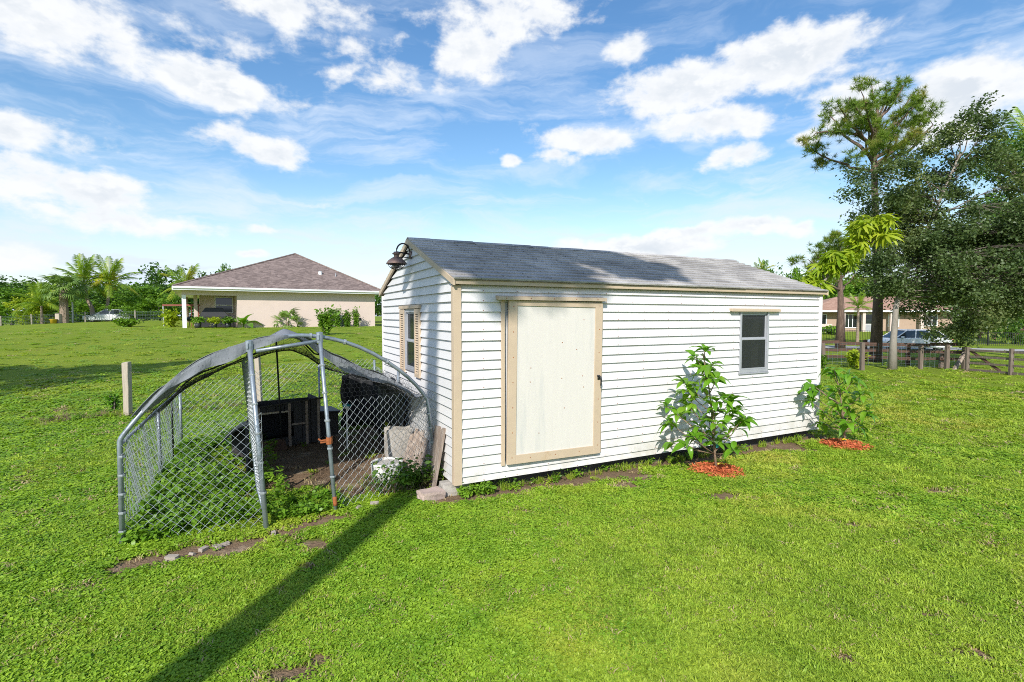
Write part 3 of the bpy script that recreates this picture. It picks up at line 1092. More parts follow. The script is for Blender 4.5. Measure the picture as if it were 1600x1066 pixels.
for k in range(6):
    an = math.pi * k / 6
    pts = [(SX + .11 * math.cos(q) * math.cos(an), .11 * math.cos(q) * math.sin(an), -.108 - .075 * math.sin(q)) for q in [math.pi * j / 10 for j in range(11)]]
    cg.tube(pts, .0035, 4)
for rr, zz in ((.108, -.115), (.085, -.155)):
    cg.tube([(SX + rr * math.cos(q), rr * math.sin(q), zz) for q in [2 * math.pi * j / 16 for j in range(17)]], .0035, 4)
cg.build('wire_cage', M['black'], lamp)
MB().lathe([(0, -.168), (.05, -.155), (.068, -.12), (.05, -.08), (.0, -.07)], 14, (SX, 0, 0)).build('globe', M['glass'], lamp, smooth=True)


def rough_block(name, label, cat, p, dims, rz, m, seed, tilt=(0, 0), group=None):
    """Chipped block: a subdivided box with noise."""
    bm = bmesh.new()
    bmesh.ops.create_cube(bm, size=1.0)
    bmesh.ops.subdivide_edges(bm, edges=bm.edges[:], cuts=3, use_grid_fill=True)
    for v in bm.verts:
        n = mnoise.noise_vector(v.co * 2.3 + Vector((seed * 3.1, seed, 0))) * .09
        r_ = 1 - .10 * max(0, v.co.length - .62)
        v.co = Vector((v.co.x * dims[0], v.co.y * dims[1], (v.co.z + .5) * dims[2])) * 1.0
        v.co = Vector((v.co.x * r_ + n.x * dims[0], v.co.y * r_ + n.y * dims[1], v.co.z + n.z * dims[2]))
    me = bpy.data.meshes.new(name)
    bm.to_mesh(me)
    bm.free()
    me.materials.append(m)
    o = link(name, me, None, p, (tilt[0], tilt[1], rz))
    return tag(o, label, cat, group)


M['pinkstone'] = mat('pinkish_concrete', (.46, .35, .30), .9, .2, 7, .6, 40, col2=(.33, .27, .23))
M['paverstone'] = mat('pale_rubble', (.50, .44, .37), .9, .25, 9, .6, 40, col2=(.32, .26, .21))
rough_block('corner_block', 'grey concrete block under the near corner of the white shed', 'block', SH_O + SH_U * .02 + SH_V * .12 + Vector((0, 0, -.02)), (.30, .2, .135), SH_A, M['concrete'], 2)
p = G(671, 782)
rough_block('loose_block', 'pinkish broken block lying on the grass before the shed corner', 'block', p + Vector((0, .06, -.015)), (.26, .15, .10), SH_A + .25, M['pinkstone'], 5, (.05, .08))
for i, (x, y) in enumerate(((1.6, .12), (3.2, .12), (4.7, .12), (5.9, .12))):
    pass
# ------------------------------------------------------------------ chain-link kennel
def on_plane(px, py, p0, n):
    d = pray(px, py)
    C0 = Vector((0, 0, HC))
    return C0 + d * ((Vector(p0) - C0).dot(n) / d.dot(n))


K_N = Vector((K_U.y, -K_U.x, 0))
_arch_px = [(187, 690), (189.5, 684), (194, 678), (201, 669), (210, 658), (222, 643.5), (240, 623), (261, 602.5), (283.8, 582), (310, 565.5), (335, 554), (360, 545.5), (379, 539), (410, 530.8), (432, 526.5), (452.5, 524), (470, 523.2), (485, 523.6), (500, 525.6), (518, 528.6), (535, 532.3), (560, 539.5), (580, 548), (610, 567), (625, 578), (640, 590.5), (652, 602), (661, 612), (667, 624), (670, 640)]
arch3 = [on_plane(x, y, K_O, K_N) for x, y in _arch_px]
for _ in range(3):
    arch3 = arch3[:2] + [(a + b * 2 + c) / 4 for a, b, c in zip(arch3[1:-3], arch3[2:-2], arch3[3:-1])] + arch3[-2:]
arch_s = [(p - K_O).dot(K_U) for p in arch3]
arch_z = [p.z for p in arch3]


def arch_at(s):
    return float(np.interp(s, arch_s[:-1], arch_z[:-1]))


def pw(p, base):
    """world -> local of a thing whose Empty has no rotation"""
    return Vector(p) - Vector(base)


def grounded(p, sink=0.0):
    return Vector((p.x, p.y, TZ(p.x, p.y) - sink))


kennel = thing('chain_link_kennel', 'sagging chain link dog kennel with arched pipe frame beside the white shed', 'kennel', (K_O.x, K_O.y, 0))
KB = Vector((K_O.x, K_O.y, 0))


def kt(name, pts, r, m, parent=kennel, n=8):
    mb = MB()
    mb.tube([pw(p, KB) for p in pts], r, n)
    return mb.build(name, m, parent, smooth=True)


D1b, D2b = G(417, 829), G(525, 800)
D1t = on_plane(392, 541, K_O, K_N)
D2t = on_plane(501, 527.5, K_O, K_N)
FLb = grounded(K_O + Vector((.0, -.02, 0)), .08)
FRb = grounded(K_O + K_U * (K_L + .03), .08)
kt('arch_pipe', [FLb] + arch3[:-1] + [arch3[-1], FRb], .0205, M['galv'], n=10)
off = Vector((.0, -.03, 0))
kt('door_post', [grounded(D1b, .06), D1t + off + Vector((0, 0, .035))], .023, M['galv'], n=10)
p_rust = D2b.lerp(D2t, .06)
kt('door_post', [grounded(D2b, .06), D2t + off + Vector((0, 0, .045))], .020, M['galv'], n=10)
kt('rust_patch', [D2b.lerp(D2t + off, .035), D2b.lerp(D2t + off, .05), D2b.lerp(D2t + off, .07), D2b.lerp(D2t + off, .085)], [.0203, .0222, .0218, .0203], M['rust'])
kt('door_rail', [D1t + off + Vector((.05, .02, -.045)), D2t + off + Vector((-.01, 0, -.035))], .019, M['galv'])
for pp in (D1t, D2t):
    mb = MB()
    q = pw(pp + off, KB)
    mb.lathe([(.034, -.05), (.036, .0), (.034, .052), (.0, .060)], 10, q)
    mb.par(q + Vector((-.01, -.045, -.02)), (.02, 0, 0), (0, .03, 0), (0, 0, .05))
    mb.build('pipe_fitting', M['galv'], kennel, smooth=False)
# rusty latch on the right door post
la = pw(D2b.lerp(D2t + off, .405), KB)
mb = MB()
mb.lathe([(.031, -.035), (.033, 0), (.031, .035)], 10, la)
mb.tube([la + Vector((-.03, -.01, .005)), la + Vector((-.075, -.02, .0)), la + Vector((-.10, -.02, .02))], .009, 6)
mb.tube([la + Vector((-.03, -.01, -.015)), la + Vector((-.08, -.02, -.02))], .008, 6)
mb.build('gate_latch', M['rust'], kennel)
# straps round the front pipes
mb = MB()
for pa, pb in ((FLb, arch3[1]), (D1b, D1t + off), (D2b, D2t + off), (FRb, arch3[-2])):
    for t_ in (.2, .36, .52, .68, .84):
        q = pw(pa.lerp(pb, t_), KB)
        mb.lathe([(.0275, -.011), (.029, 0), (.0275, .011)], 8, q)
for i in range(5, len(arch3) - 4, 3):
    q = pw(arch3[i], KB)
    t_ = (arch3[i + 1] - arch3[i - 1]).normalized()
    mb.tube([q - t_ * .01, q + t_ * .01], .0275, 8)
tag(mb.build('tie_bands', M['wire'], kennel), kind='stuff')

# side, middle and back pipes
for w in (1.75, 3.5):
    p = K(0, w)
    kt('side_post', [grounded(p, .06), grounded(p, -.84)], .019, M['galv'])
kt('side_rail', [arch3[0] + Vector((0, 0, -.03)), grounded(K(0, 1.75), -.85), grounded(K(0, 3.5), -.83)], .014, M['galv'])
for s in (K_L,):
    for w in (1.75, 3.5):
        kt('side_post', [grounded(K(s, w), .06), grounded(K(s, w), -1.12)], .019, M['galv'])
for s in (.95, 1.95):
    kt('back_post', [grounded(K(s, 3.5), .06), grounded(K(s, 3.5), -1.12)], .016, M['galv'])


def sag(s, w):
    """How far the shade cloth hangs under the arch line."""
    b = np.interp(s, [0, .2, .55, 1.0, 1.4, 1.6, 1.8, 2.2, 2.6, K_L], [.03, .06, .24, .19, .03, .10, .30, .27, .22, .10])
    f = np.interp(s, [0, .3, 1.2, 1.45, 1.75, 2.1, 2.35, 2.7, K_L], [0, .0, .0, .03, .16, .22, .16, .06, .02])
    t = np.clip(w / 2.8, 0, 1)
    return f * (1 - t) + b * t + .05 * math.sin(math.pi * t)


mid = []
for i in range(25):
    s = K_L * i / 24
    mid.append(K(s, 2.72, arch_at(s) - sag(s, 2.72) - .02))
kt('arch_pipe', [grounded(K(0, 2.72), .05)] + mid + [grounded(K(K_L, 2.72), .05)], .012, M['black'])


def chainlink(name, A, B, z0f, z1f, parent, m, pitch=.085, r=.0019, flip=False, base=KB):
    """Diamond wire fabric between ground points A and B; z0f/z1f give its lower and upper edge at 0..1."""
    A, B = Vector(A), Vector(B)
    d = (B - A)
    L = math.hypot(d.x, d.y)
    h = pitch / 2
    nrm = Vector((-d.y, d.x, 0)).normalized()
    n = int(L / h)
    vs, fs = [], []

    def strand(p, q):
        p, q = pw(p, base), pw(q, base)
        t = (q - p).normalized()
        u = t.cross(nrm).normalized() * r
        k = len(vs)
        vv = nrm * r
        for e in (p, q):
            vs.extend([e + u, e + vv, e - u, e - vv])
        for j in range(4):
            fs.append((k + j, k + (j + 1) % 4, k + 4 + (j + 1) % 4, k + 4 + j))
    for c in range(n + 1):
        # one wire zigzags up between column c and c+1
        t0 = c / n
        zlo, zhi = z0f(t0), z1f(t0)
        rows = int((zhi - zlo) / h)
        pts = []
        for k in range(rows + 1):
            cc = c + ((k + c) % 2)
            t_ = min(1.0, cc / n)
            b = nrm * (.005 * (1 if (k + c) % 2 else -1) + .012 * math.sin(c * .4 + k * .23))
            pts.append(A + d * t_ + Vector((0, 0, zlo + k * h + random.uniform(-.002, .002))) + b - Vector((0, 0, (A + d * t_).z)))
        for p, q in zip(pts[:-1], pts[1:]):
            strand(p, q)
    me = bpy.data.meshes.new(name)
    me.from_pydata([tuple(v) for v in vs], [], fs)
    me.materials.append(m)
    return link(name, me, parent)


zg = lambda A, B: (lambda t: TZ(A.x + (B.x - A.x) * t, A.y + (B.y - A.y) * t))
FL0, FR0 = Vector((K_O.x + .01, K_O.y, 0)), K(K_L, 0)
g1 = zg(FL0, D1b)
chainlink('chain_link_panel', FL0, D1b - Vector((.02, 0, 0)) + Vector((-.035, .06, 0)), lambda t: g1(t) + .0, lambda t: g1(t) + min(.86 + t * 1.2, .97 + .12 * t), kennel, M['wire'])
g2 = zg(D2b, FR0)
chainlink('chain_link_panel', D2b + Vector((.02, .03, 0)), FR0, lambda t: g2(t) + .02, lambda t: g2(t) + 1.12 - .05 * t, kennel, M['wire'])
gl = zg(FL0, K(0, 3.5))
chainlink('chain_link_panel', FL0, K(0, 3.5), lambda t: gl(t), lambda t: gl(t) + .90 - .04 * t, kennel, M['wire'])
gr = zg(FR0, K(K_L, 3.5))
chainlink('chain_link_panel', FR0, K(K_L, 3.5), lambda t: gr(t), lambda t: gr(t) + 1.06, kennel, M['wire'])
gb = zg(K(0, 3.5), K(K_L, 3.5))
chainlink('chain_link_panel', K(0, 3.5), K(K_L, 3.5), lambda t: gb(t), lambda t: gb(t) + .88 + .27 * min(1, t * 2.2), kennel, M['wire'], r=.0022)

# gate leaf swung inwards, seen nearly edge-on
gA, gAt = grounded(D1b + Vector((-.035, .06, 0)), -.09), D1t + Vector((-.035, .03, -.08))
gB, gBt = Vector((-2.585, 5.12, .19)), Vector((-2.70, 5.12, 1.47))
gate = MB()
gate.tube([pw(p, KB) for p in (gA, gAt, gBt, gB, gA)], .017, 8)
go = gate.build('gate', M['galv'], kennel, smooth=True)
chm = MB()
GC, GRW = 14, 30
gpt = lambda c, r: gA.lerp(gB, c / GC).lerp(gAt.lerp(gBt, c / GC), .02 + .96 * r / GRW)
for k in range(GC):
    for j in range(GRW):
        c0, c1 = (k, k + 1) if (j + k) % 2 == 0 else (k + 1, k)
        sd = Vector((.016 * (1 if (j + k) % 2 else -1), 0, 0))
        chm.tube([pw(gpt(c0, j) + sd, KB), pw(gpt(c1, j + 1) - sd, KB)], .0026, 4, cap=False)
chm.build('chain_link_panel', M['wire'], go)

# dark pole under the cloth's ridge
pole_b = grounded(K(1.33, 2.62), .05)
kt('prop_pole', [pole_b, K(1.28, 2.62, arch_at(1.3) - .05)], .013, M['black'])

# chicken wire hung under the cloth
def netting():
    vs, fs = [], []
    S, Wd = .058, .05
    r = .0019

    def pt(s, w):
        s = min(max(s, .06), K_L - .04)
        return pw(K(s, w, arch_at(s) - sag(s, w) - .055 - .10 * math.sin(math.pi * min(1, max(0, s / K_L))) ** 2 * abs(math.sin(2.2 * s + w))), KB)

    def seg(a, b):
        p, q = pt(*a), pt(*b)
        t = q - p
        if t.length < 1e-5:
            return
        u = t.orthogonal().normalized()
        v = t.normalized().cross(u)
        k = len(vs)
        for e in (p, q):
            vs.extend([e + u * r, e - u * r * .5 + v * r * .87, e - u * r * .5 - v * r * .87])
        for j in range(3):
            fs.append((k + j, k + (j + 1) % 3, k + 3 + (j + 1) % 3, k + 3 + j))
    ns, nw = int((K_L - .2) / S), int(2.6 / (Wd * 1.5))
    for i in range(ns):
        for j in range(nw):
            s0, w0 = .1 + S * (i + .5 * (j % 2)), .22 + Wd * 1.5 * j
            seg((s0, w0), (s0, w0 + Wd))
            seg((s0, w0 + Wd), (s0 + S / 2, w0 + Wd * 1.5))
            seg((s0, w0 + Wd), (s0 - S / 2, w0 + Wd * 1.5))
    me = bpy.data.meshes.new('roof_netting')
    me.from_pydata([tuple(v) for v in vs], [], fs)
    me.materials.append(M['black'])
    link('roof_netting', me, kennel)


netting()


def front_netting():
    """Chicken wire closing the front arch above the chain link."""
    vs, fs = [], []
    r, S, Wd = .0017, .052, .030

    def lim(s):
        a = arch_at(s)
        if s < 1.3:
            q = float(np.interp(s, [.25, .5, .85, 1.15, 1.3], [.05, .24, .27, .14, .05]))
            return a - q, a - .01
        return 1.00, a - float(np.interp(s, [1.7, 1.9, 2.2, 2.6, 2.9], [.10, .16, .14, .06, .03]))

    def seg(a, b):
        for s, z in (a, b):
            lo, hi = lim(s)
            if not (lo < z < hi) or 1.28 < s < 1.80 or s > K_L - .03:
                return
        p, q = (pw(K(s, .03 + .012 * math.sin(s * 9 + z * 7), z), KB) for s, z in (a, b))
        t = (q - p).normalized()
        u = t.orthogonal().normalized()
        v = t.cross(u)
        k = len(vs)
        for e in (p, q):
            vs.extend([e + u * r, e - u * r * .5 + v * r * .87, e - u * r * .5 - v * r * .87])
        for j in range(3):
            fs.append((k + j, k + (j + 1) % 3, k + 3 + (j + 1) % 3, k + 3 + j))
    for i in range(int(K_L / S)):
        for j in range(int(.9 / (Wd * 1.5))):
            s0, z0 = S * (i + .5 * (j % 2)), .95 + Wd * 1.5 * j
            seg((s0, z0), (s0, z0 + Wd))
            seg((s0, z0 + Wd), (s0 + S / 2, z0 + Wd * 1.5))
            seg((s0, z0 + Wd), (s0 - S / 2, z0 + Wd * 1.5))
    me = bpy.data.meshes.new('front_netting')
    me.from_pydata([tuple(v) for v in vs], [], fs)
    me.materials.append(M['black'])
    link('front_netting', me, kennel)


front_netting()


def clothmat():
    m = bpy.data.materials.new('grey_shade_cloth')
    m.use_nodes = True
    T = NT(m.node_tree)
    p = T.n['Principled BSDF']
    pos = T.node('ShaderNodeNewGeometry').outputs['Position']
    n = T.noise(pos, 9.0, 6.0, .7)
    c = T.mix(n, (.20, .215, .24), (.37, .39, .43))
    c = T.mix(T.maprange(T.noise(pos, 34.0, 3.0, .6), .6, .7), c, (.16, .165, .18))
    T.l.new(c, p.inputs['Base Color'])
    p.inputs['Roughness'].default_value = .8
    tr = T.node('ShaderNodeBsdfTranslucent')
    tr.inputs[0].default_value = (.16, .17, .20, 1)
    tp = T.node('ShaderNodeBsdfTransparent')
    m1, m2 = T.node('ShaderNodeMixShader'), T.node('ShaderNodeMixShader')
    m1.inputs[0].default_value = .25
    m2.inputs[0].default_value = .07
    T.l.new(p.outputs[0], m1.inputs[1])
    T.l.new(tr.outputs[0], m1.inputs[2])
    T.l.new(m1.outputs[0], m2.inputs[1])
    T.l.new(tp.outputs[0], m2.inputs[2])
    T.l.new(m2.outputs[0], T.n['Material Output'].inputs[0])
    b = T.node('ShaderNodeBump')
    b.inputs['Strength'].default_value = .6
    b.inputs['Distance'].default_value = .02
    T.l.new(T.noise(T.vec('MULTIPLY', pos, (1, 3, 1)), 7.0, 4.0, .6), b.inputs['Height'])
    T.l.new(b.outputs[0], p.inputs['Normal'])
    return m


M['cloth'] = clothmat()


def shade_cloth():
    ns, nw = 72, 40
    vs, fs = [], []
    for i in range(ns + 1):
        s = .10 + (K_L - .08) * i / ns
        w0 = float(np.interp(s, [0, 1.3, 1.5, 1.8, 2.6, K_L], [-.03, -.03, .12, .42, .50, .42])) + .03 * math.sin(s * 9) * (s > 1.4)
        for j in range(nw + 1):
            w = w0 + (2.86 + .05 * math.sin(s * 7) - w0) * j / nw
            nz = mnoise.noise(Vector((s * 2.1, w * 2.6, 1.3))) * .030 + mnoise.noise(Vector((s * 6, w * 7, 4.3))) * .010
            fold = .018 * math.sin(s * 13 + w * 5) * math.exp(-w * 1.2)
            ss = min(max(s, 0), K_L - .02)
            z = arch_at(ss) - sag(ss, w) + .030 + (nz + fold) * min(1, abs(w) * 6 + .15)
            vs.append(K(s - .02 * (s < .3), w, z))
        # the cloth hangs on down the shed side
    for i in range(ns):
        for j in range(nw):
            a = i * (nw + 1) + j
            fs.append((a, a + 1, a + nw + 2, a + nw + 1))
    base = Vector((K_O.x, K_O.y, 0))
    mb = MB()
    mb.add([v - base for v in vs], fs)
    o = mb.build('shade_cloth', M['cloth'], None, True, base)
    sol = o.modifiers.new('solid', 'SOLIDIFY')
    sol.thickness = .004
    tag(o, 'grey shade cloth draped and sagging over the arched kennel roof', 'shade cloth')
    # front edge folded down over the pipe
    mb = MB()
    vs, fs = [], []
    n = 80
    for i in range(n + 1):
        s = .16 + (K_L - .34) * i / n
        w0 = float(np.interp(s, [0, 1.3, 1.5, 1.8, 2.6, K_L], [-.03, -.03, .12, .42, .50, .42])) + .03 * math.sin(s * 9) * (s > 1.4)
        hang = float(np.interp(s, [0, .35, .7, 1.05, 1.3, 1.42, 1.6, 1.9, 2.3, 2.6, K_L], [.02, .06, .13, .10, .04, .02, .07, .12, .10, .05, .01])) * (1 + .12 * math.sin(s * 17))
        top = arch_at(s) - sag(s, w0) + .028
        for j in range(4):
            vs.append(K(s, w0 - .012 - .012 * math.sin(s * 21 + j) * j / 3, top - hang * j / 3) - base)
    for i in range(n):
        for j in range(3):
            a = i * 4 + j
            fs.append((a, a + 4, a + 5, a + 1))
    mb.add(vs, fs)
    mb.build('front_flap', M['cloth'], o, True)
    # black cloth added for the shaded interior, along shed side and back corner
    mb = MB()
    path = [K(K_L - .10, 1.1), K(K_L - .08, 2.0), K(K_L - .10, 3.25), K(K_L - .3, 3.38), K(2.42, 3.38), K(2.3, 3.36)]
    cols, rows = 60, 10
    L = [0]
    for a, b in zip(path[:-1], path[1:]):
        L.append(L[-1] + (b - a).length)
    vs, fs = [], []
    for i in range(cols + 1):
        t = L[-1] * i / cols
        x = np.interp(t, L, [p.x for p in path]) + .03 * math.sin(i * 1.1)
        y = np.interp(t, L, [p.y for p in path]) + .03 * math.cos(i * 1.3)
        top = .98 + .05 * math.sin(i * .5)
        for j in range(rows + 1):
            vs.append(Vector((x + .02 * math.sin(j + i * .7), y, .04 + (top - .04) * j / rows)) - base)
    for i in range(cols):
        for j in range(rows):
            a = i * (rows + 1) + j
            fs.append((a, a + rows + 1, a + rows + 2, a + 1))
    mb.add(vs, fs)
    o = mb.build('side_curtain', M['black'], None, True, base)
    sol = o.modifiers.new('solid', 'SOLIDIFY')
    sol.thickness = .004
    tag(o, 'black cloth added for the dark shade inside the kennel along its shed side', 'curtain')


shade_cloth()

# ------------------------------------------------------------------ things kept in the kennel
cp0, cp1 = G(403, 703), G(500, 690)
CU = (cp1 - cp0)
CWID = CU.length
ca = math.atan2(CU.y, CU.x)
coop = thing('hen_coop', 'low blackened plank hen coop with open hatch and slanted roof inside kennel', 'coop', grounded(cp0), ca)
CH0, CH1, CDEP = .60, .66, .6
hx0, hx1, hz0, hz1 = .06, .40, .13, .50
nb = 7
for k in range(nb):                                    # front planks
    x0, x1 = CWID * k / nb, CWID * (k + 1) / nb - .008
    top = CH0 + (CH1 - CH0) * k / nb
    if x0 < hx1 - .02:
        MB().box(x0, x1, .0, .018, .0, hz0 - .003).build('plank', M['blackwood'], coop)
        MB().box(x0, x1, .0, .018, hz1 + .003, top).build('plank', M['blackwood'], coop)
    else:
        MB().box(x0, x1, .0 + .002 * (k % 2), .018, .0, top).build('plank', M['blackwood'], coop)
for x in (.0, hx1 + .01, CWID * .76, CWID - .035):
    MB().box(x, x + .036, -.022, -.001, -.01, CH0 + (CH1 - CH0) * x / CWID).build('batten', M['greywood'], coop)
MB().box(hx0 - .03, hx1 + .01, -.034, -.0225, hz1, hz1 + .025).build('hatch_trim', M['palewood'], coop)
MB().box(hx1 + .06, CWID * .75, -.030, -.001, .30, .325).build('hatch_trim', M['greywood'], coop)
b = MB()
b.box(.0, .018, .0185, CDEP, 0, CH0)
b.box(CWID - .018, CWID, .0185, CDEP, 0, CH1)
b.box(.018, CWID - .018, CDEP - .018, CDEP, 0, CH0)
b.box(.018, CWID - .018, .02, CDEP - .018, .02, .04)
b.build('side_planks', M['blackwood'], coop)
MB().par((-.05, -.08, CH0 + .004), (CWID + .12, 0, CH1 - CH0 + .010), (0, CDEP + .14, -.17), (0, 0, .018)).build('roof', M['blackwood'], coop)
MB().par((hx0 - .02, -.18, -.015), (.31, 0, 0), (0, .15, .12), (0, -.008, .012)).build('ramp', M['redwood'], coop)
nest = MB().box(CWID + .003, CWID + .30, .06, CDEP - .04, .06, .42).build('nest_box', M['blackwood'], coop)
MB().par((CWID + .003, .02, .425), (.34, 0, -.03), (0, CDEP - .04, .0), (0, 0, .03)).build('lid', M['black'], nest, bevel=.008)

pb = G(388, 752)
flap = thing('flap_box', 'black plank box with raised rubber lid beside the kennel gate', 'box', grounded(pb), math.atan2(-.44, .898) * -1)
flap.rotation_euler = (0, 0, R(26))
for k in range(4):
    MB().box(-.02, .0, .02 + k * .20, .212 + k * .20, -.02, .585).build('plank', M['blackwood'], flap)
MB().box(-.20, -.021, .80, .82, -.02, .46).build('back_plank', M['blackwood'], flap)
mb = MB()
for k in range(6):
    x0, x1 = .03 - .05 * k, .03 - .05 * (k + 1)
    z0, z1 = .60 - .005 * k * k, .60 - .005 * (k + 1) ** 2
    mb.par((x1, .18, z1), (x0 - x1, 0, z0 - z1), (0, .62, -.06), (0, 0, .022))
mb.build('lid', M['black'], flap)

# round white pot
pp = G(597, 752)
pot = thing('garden_pot', 'squat round white pot with flaking paint behind the kennel mesh', 'pot', grounded(pp) + Vector((.02, .16, 0)))
M['flakypaint'] = mat('flaking_white_paint', (.66, .66, .63), .75, .12, 8, .5, 25, col2=(.33, .29, .24), c2range=(.52, .62), c2scale=10)
MB().lathe([(.17, -.03), (.178, .02), (.183, .10), (.188, .16), (.190, .185), (.180, .192), (.165, .186), (.16, .165)], 26).build('body', M['flakypaint'], pot, smooth=True)
MB().lathe([(.164, .168), (.10, .172), (.0, .176)], 26).build('filling', mat('pale_gravel_fill', (.45, .43, .40), .95, .4, 60, .9, 80), pot)

# garden light on a white stake
sp_ = G(543, 706)
gl_ = thing('garden_light', 'small white stake light with turquoise cap standing in the kennel', 'garden light', grounded(sp_))
hh = HC - (636 - 493.3) / F_PX * sp_.y
M['teal'] = mat('turquoise_plastic', (.03, .30, .36), .4, .1)
MB().tube([(0, 0, -.05), (0, 0, hh - .04)], .012, 8).build('stake', M['white'], gl_)
MB().lathe([(.0, hh - .05), (.03, hh - .045), (.034, hh - .015), (.03, hh - .005)], 12).build('lens', M['white'], gl_, smooth=True)
MB().lathe([(.058, hh - .008), (.056, hh + .006), (.03, hh + .022), (.0, hh + .026)], 14).build('cap', M['teal'], gl_, smooth=True)


# weathered slabs and boards leaning by the shed
def plank_prop(name, label, a, b, wid, thick, m, facing, jag=0.0, seed=0):
    """A board standing from ground point a up to b (world), its broad side towards `facing`."""
    a, b = Vector(a), Vector(b)
    up = (b - a)
    side = up.cross(facing).normalized()
    out = side.cross(up).normalized()
    g = random.Random(seed)
    mb = MB()
    n = 6
    for k in range(n):
        x0, x1 = -wid / 2 + wid * k / n, -wid / 2 + wid * (k + 1) / n
        l0 = 1 + jag * g.uniform(-1, 1)
        d0 = thick * g.uniform(-.12, .12)
        mb.par(side * x0 + out * (d0 - thick / 2), side * (x1 - x0 + .0005), out * thick, up * l0)
    o = mb.build(name, m, None, False, a)
    return tag(o, label, 'board')


e = K(K_L - .34, .55)
plank_prop('leaning_slab', 'wide split grey slab of wood leaning inside the kennel near the shed', grounded(G(640, 742), .05), G(640, 742) + Vector((.10, .28, .46)), .26, .05, M['greywood'], Vector((-.2, -1, .2)), .10, 1)
plank_prop('leaning_board', 'narrow brown split board standing beside the grey slab in the kennel', grounded(G(661, 745), .05), G(661, 745) + Vector((.07, .2, .36)), .10, .04, M['greywood'], Vector((-.2, -1, .2)), .12, 2)
w_a = SH_O - SH_U * .17 + SH_V * .42
plank_prop('leaning_plywood', 'dark weathered board leaning on the shed gable beside the kennel post', grounded(w_a, .02), SH_O - SH_U * .035 + SH_V * .43 + Vector((0, 0, .66)), .32, .03, M['greywood'], -SH_U, .02, 3)
rough_block('stucco_block', 'pale rough block stacked behind the leaning slab in the kennel', 'block', grounded(K(K_L - .22, .95)), (.3, .2, .46), SH_A, M['concrete'], 9)

# rubble along the kennel's front edge
M['rubble'] = mat('earthy_rubble', (.36, .31, .26), .95, .25, 9, .6, 40, col2=(.22, .17, .13))
for i, (x, y, s_) in enumerate(((269, 874, .075), (318, 859, .055), (339, 856, .06), (352, 851, .05), (428, 834, .05), (585, 789, .07), (560, 795, .06), (300, 866, .04))):
    lab = ['pale stone lying alone at the kennel corner side of the dirt edge', 'small flat stone second along the kennel dirt edge', 'broad pale stone midway under the left kennel mesh', 'small pale stone touching the broad one under the kennel mesh',
           'stone at the foot of the left kennel door post', 'pale rubble stone nearest the weeds under the right kennel mesh', 'pale rubble stone just right of the rusty door post', 'tiny stone between the lone stone and the flat stone'][i]
    q = G(x, y)
    rough_block('edge_stone', lab, 'stone', q + Vector((0, 0, -.008)), (s_ * 1.2, s_ * .75, s_ * .5), i * 1.3, M['rubble'], 11 + i, (.05 * i, .03), 'stones along the kennel edge')


# ------------------------------------------------------------------ weeds in and around the kennel
def tuft_weed(seed, n=22, r=.07, h=.16, leaf=.028, stems=True):
    g = np.random.default_rng(seed)
    mb = MB()
    for i in range(n):
        a, d = g.random() * 6.283, r * math.sqrt(g.random())
        hh_ = h * (.25 + .75 * g.random())
        c = Vector((d * math.cos(a) * (1 + hh_), d * math.sin(a) * (1 + hh_), hh_))
        nrm = Vector((g.normal() * .5, g.normal() * .5, 1)).normalized()
        yaw = g.random() * 6.283
        t = Vector((math.cos(yaw), math.sin(yaw), 0))
        t = (t - nrm * t.dot(nrm)).normalized()
        b_ = nrm.cross(t)
        s = leaf * (.6 + .8 * g.random())
        tip = -nrm * s * .35
        pts = [c - t * s, c - t * s * .2 + b_ * s * .55 + nrm * s * .15, c + t * s * .6 + b_ * s * .42, c + t * s * 1.25 + tip, c + t * s * .6 - b_ * s * .42, c - t * s * .2 - b_ * s * .55 + nrm * s * .15]
        mb.add(pts, [(0, 1, 5), (1, 2, 4, 5), (2, 3, 4)])
        if stems and i % 4 == 0:
            e_ = Vector((.002, 0, 0))
            mb.add([Vector((d * .3 * math.cos(a), d * .3 * math.sin(a), 0)) - e_, Vector((d * .3 * math.cos(a), d * .3 * math.sin(a), 0)) + e_, c + e_, c - e_], [(0, 1, 2, 3)])
    return mb


M['weedlit'] = leafmat('bright_weed_leaf', (.09, .22, .015), (.22, .37, .03), .34, .4, 2.5)
M['weeddark'] = leafmat('dark_weed_leaf', (.04, .11, .012), (.10, .20, .02), .25, .5, 4.0, (.20, .12, .06), 1.5)
M['deadstem'] = leafmat('dead_stems', (.15, .10, .07), (.28, .20, .13), .1, .8, 3)


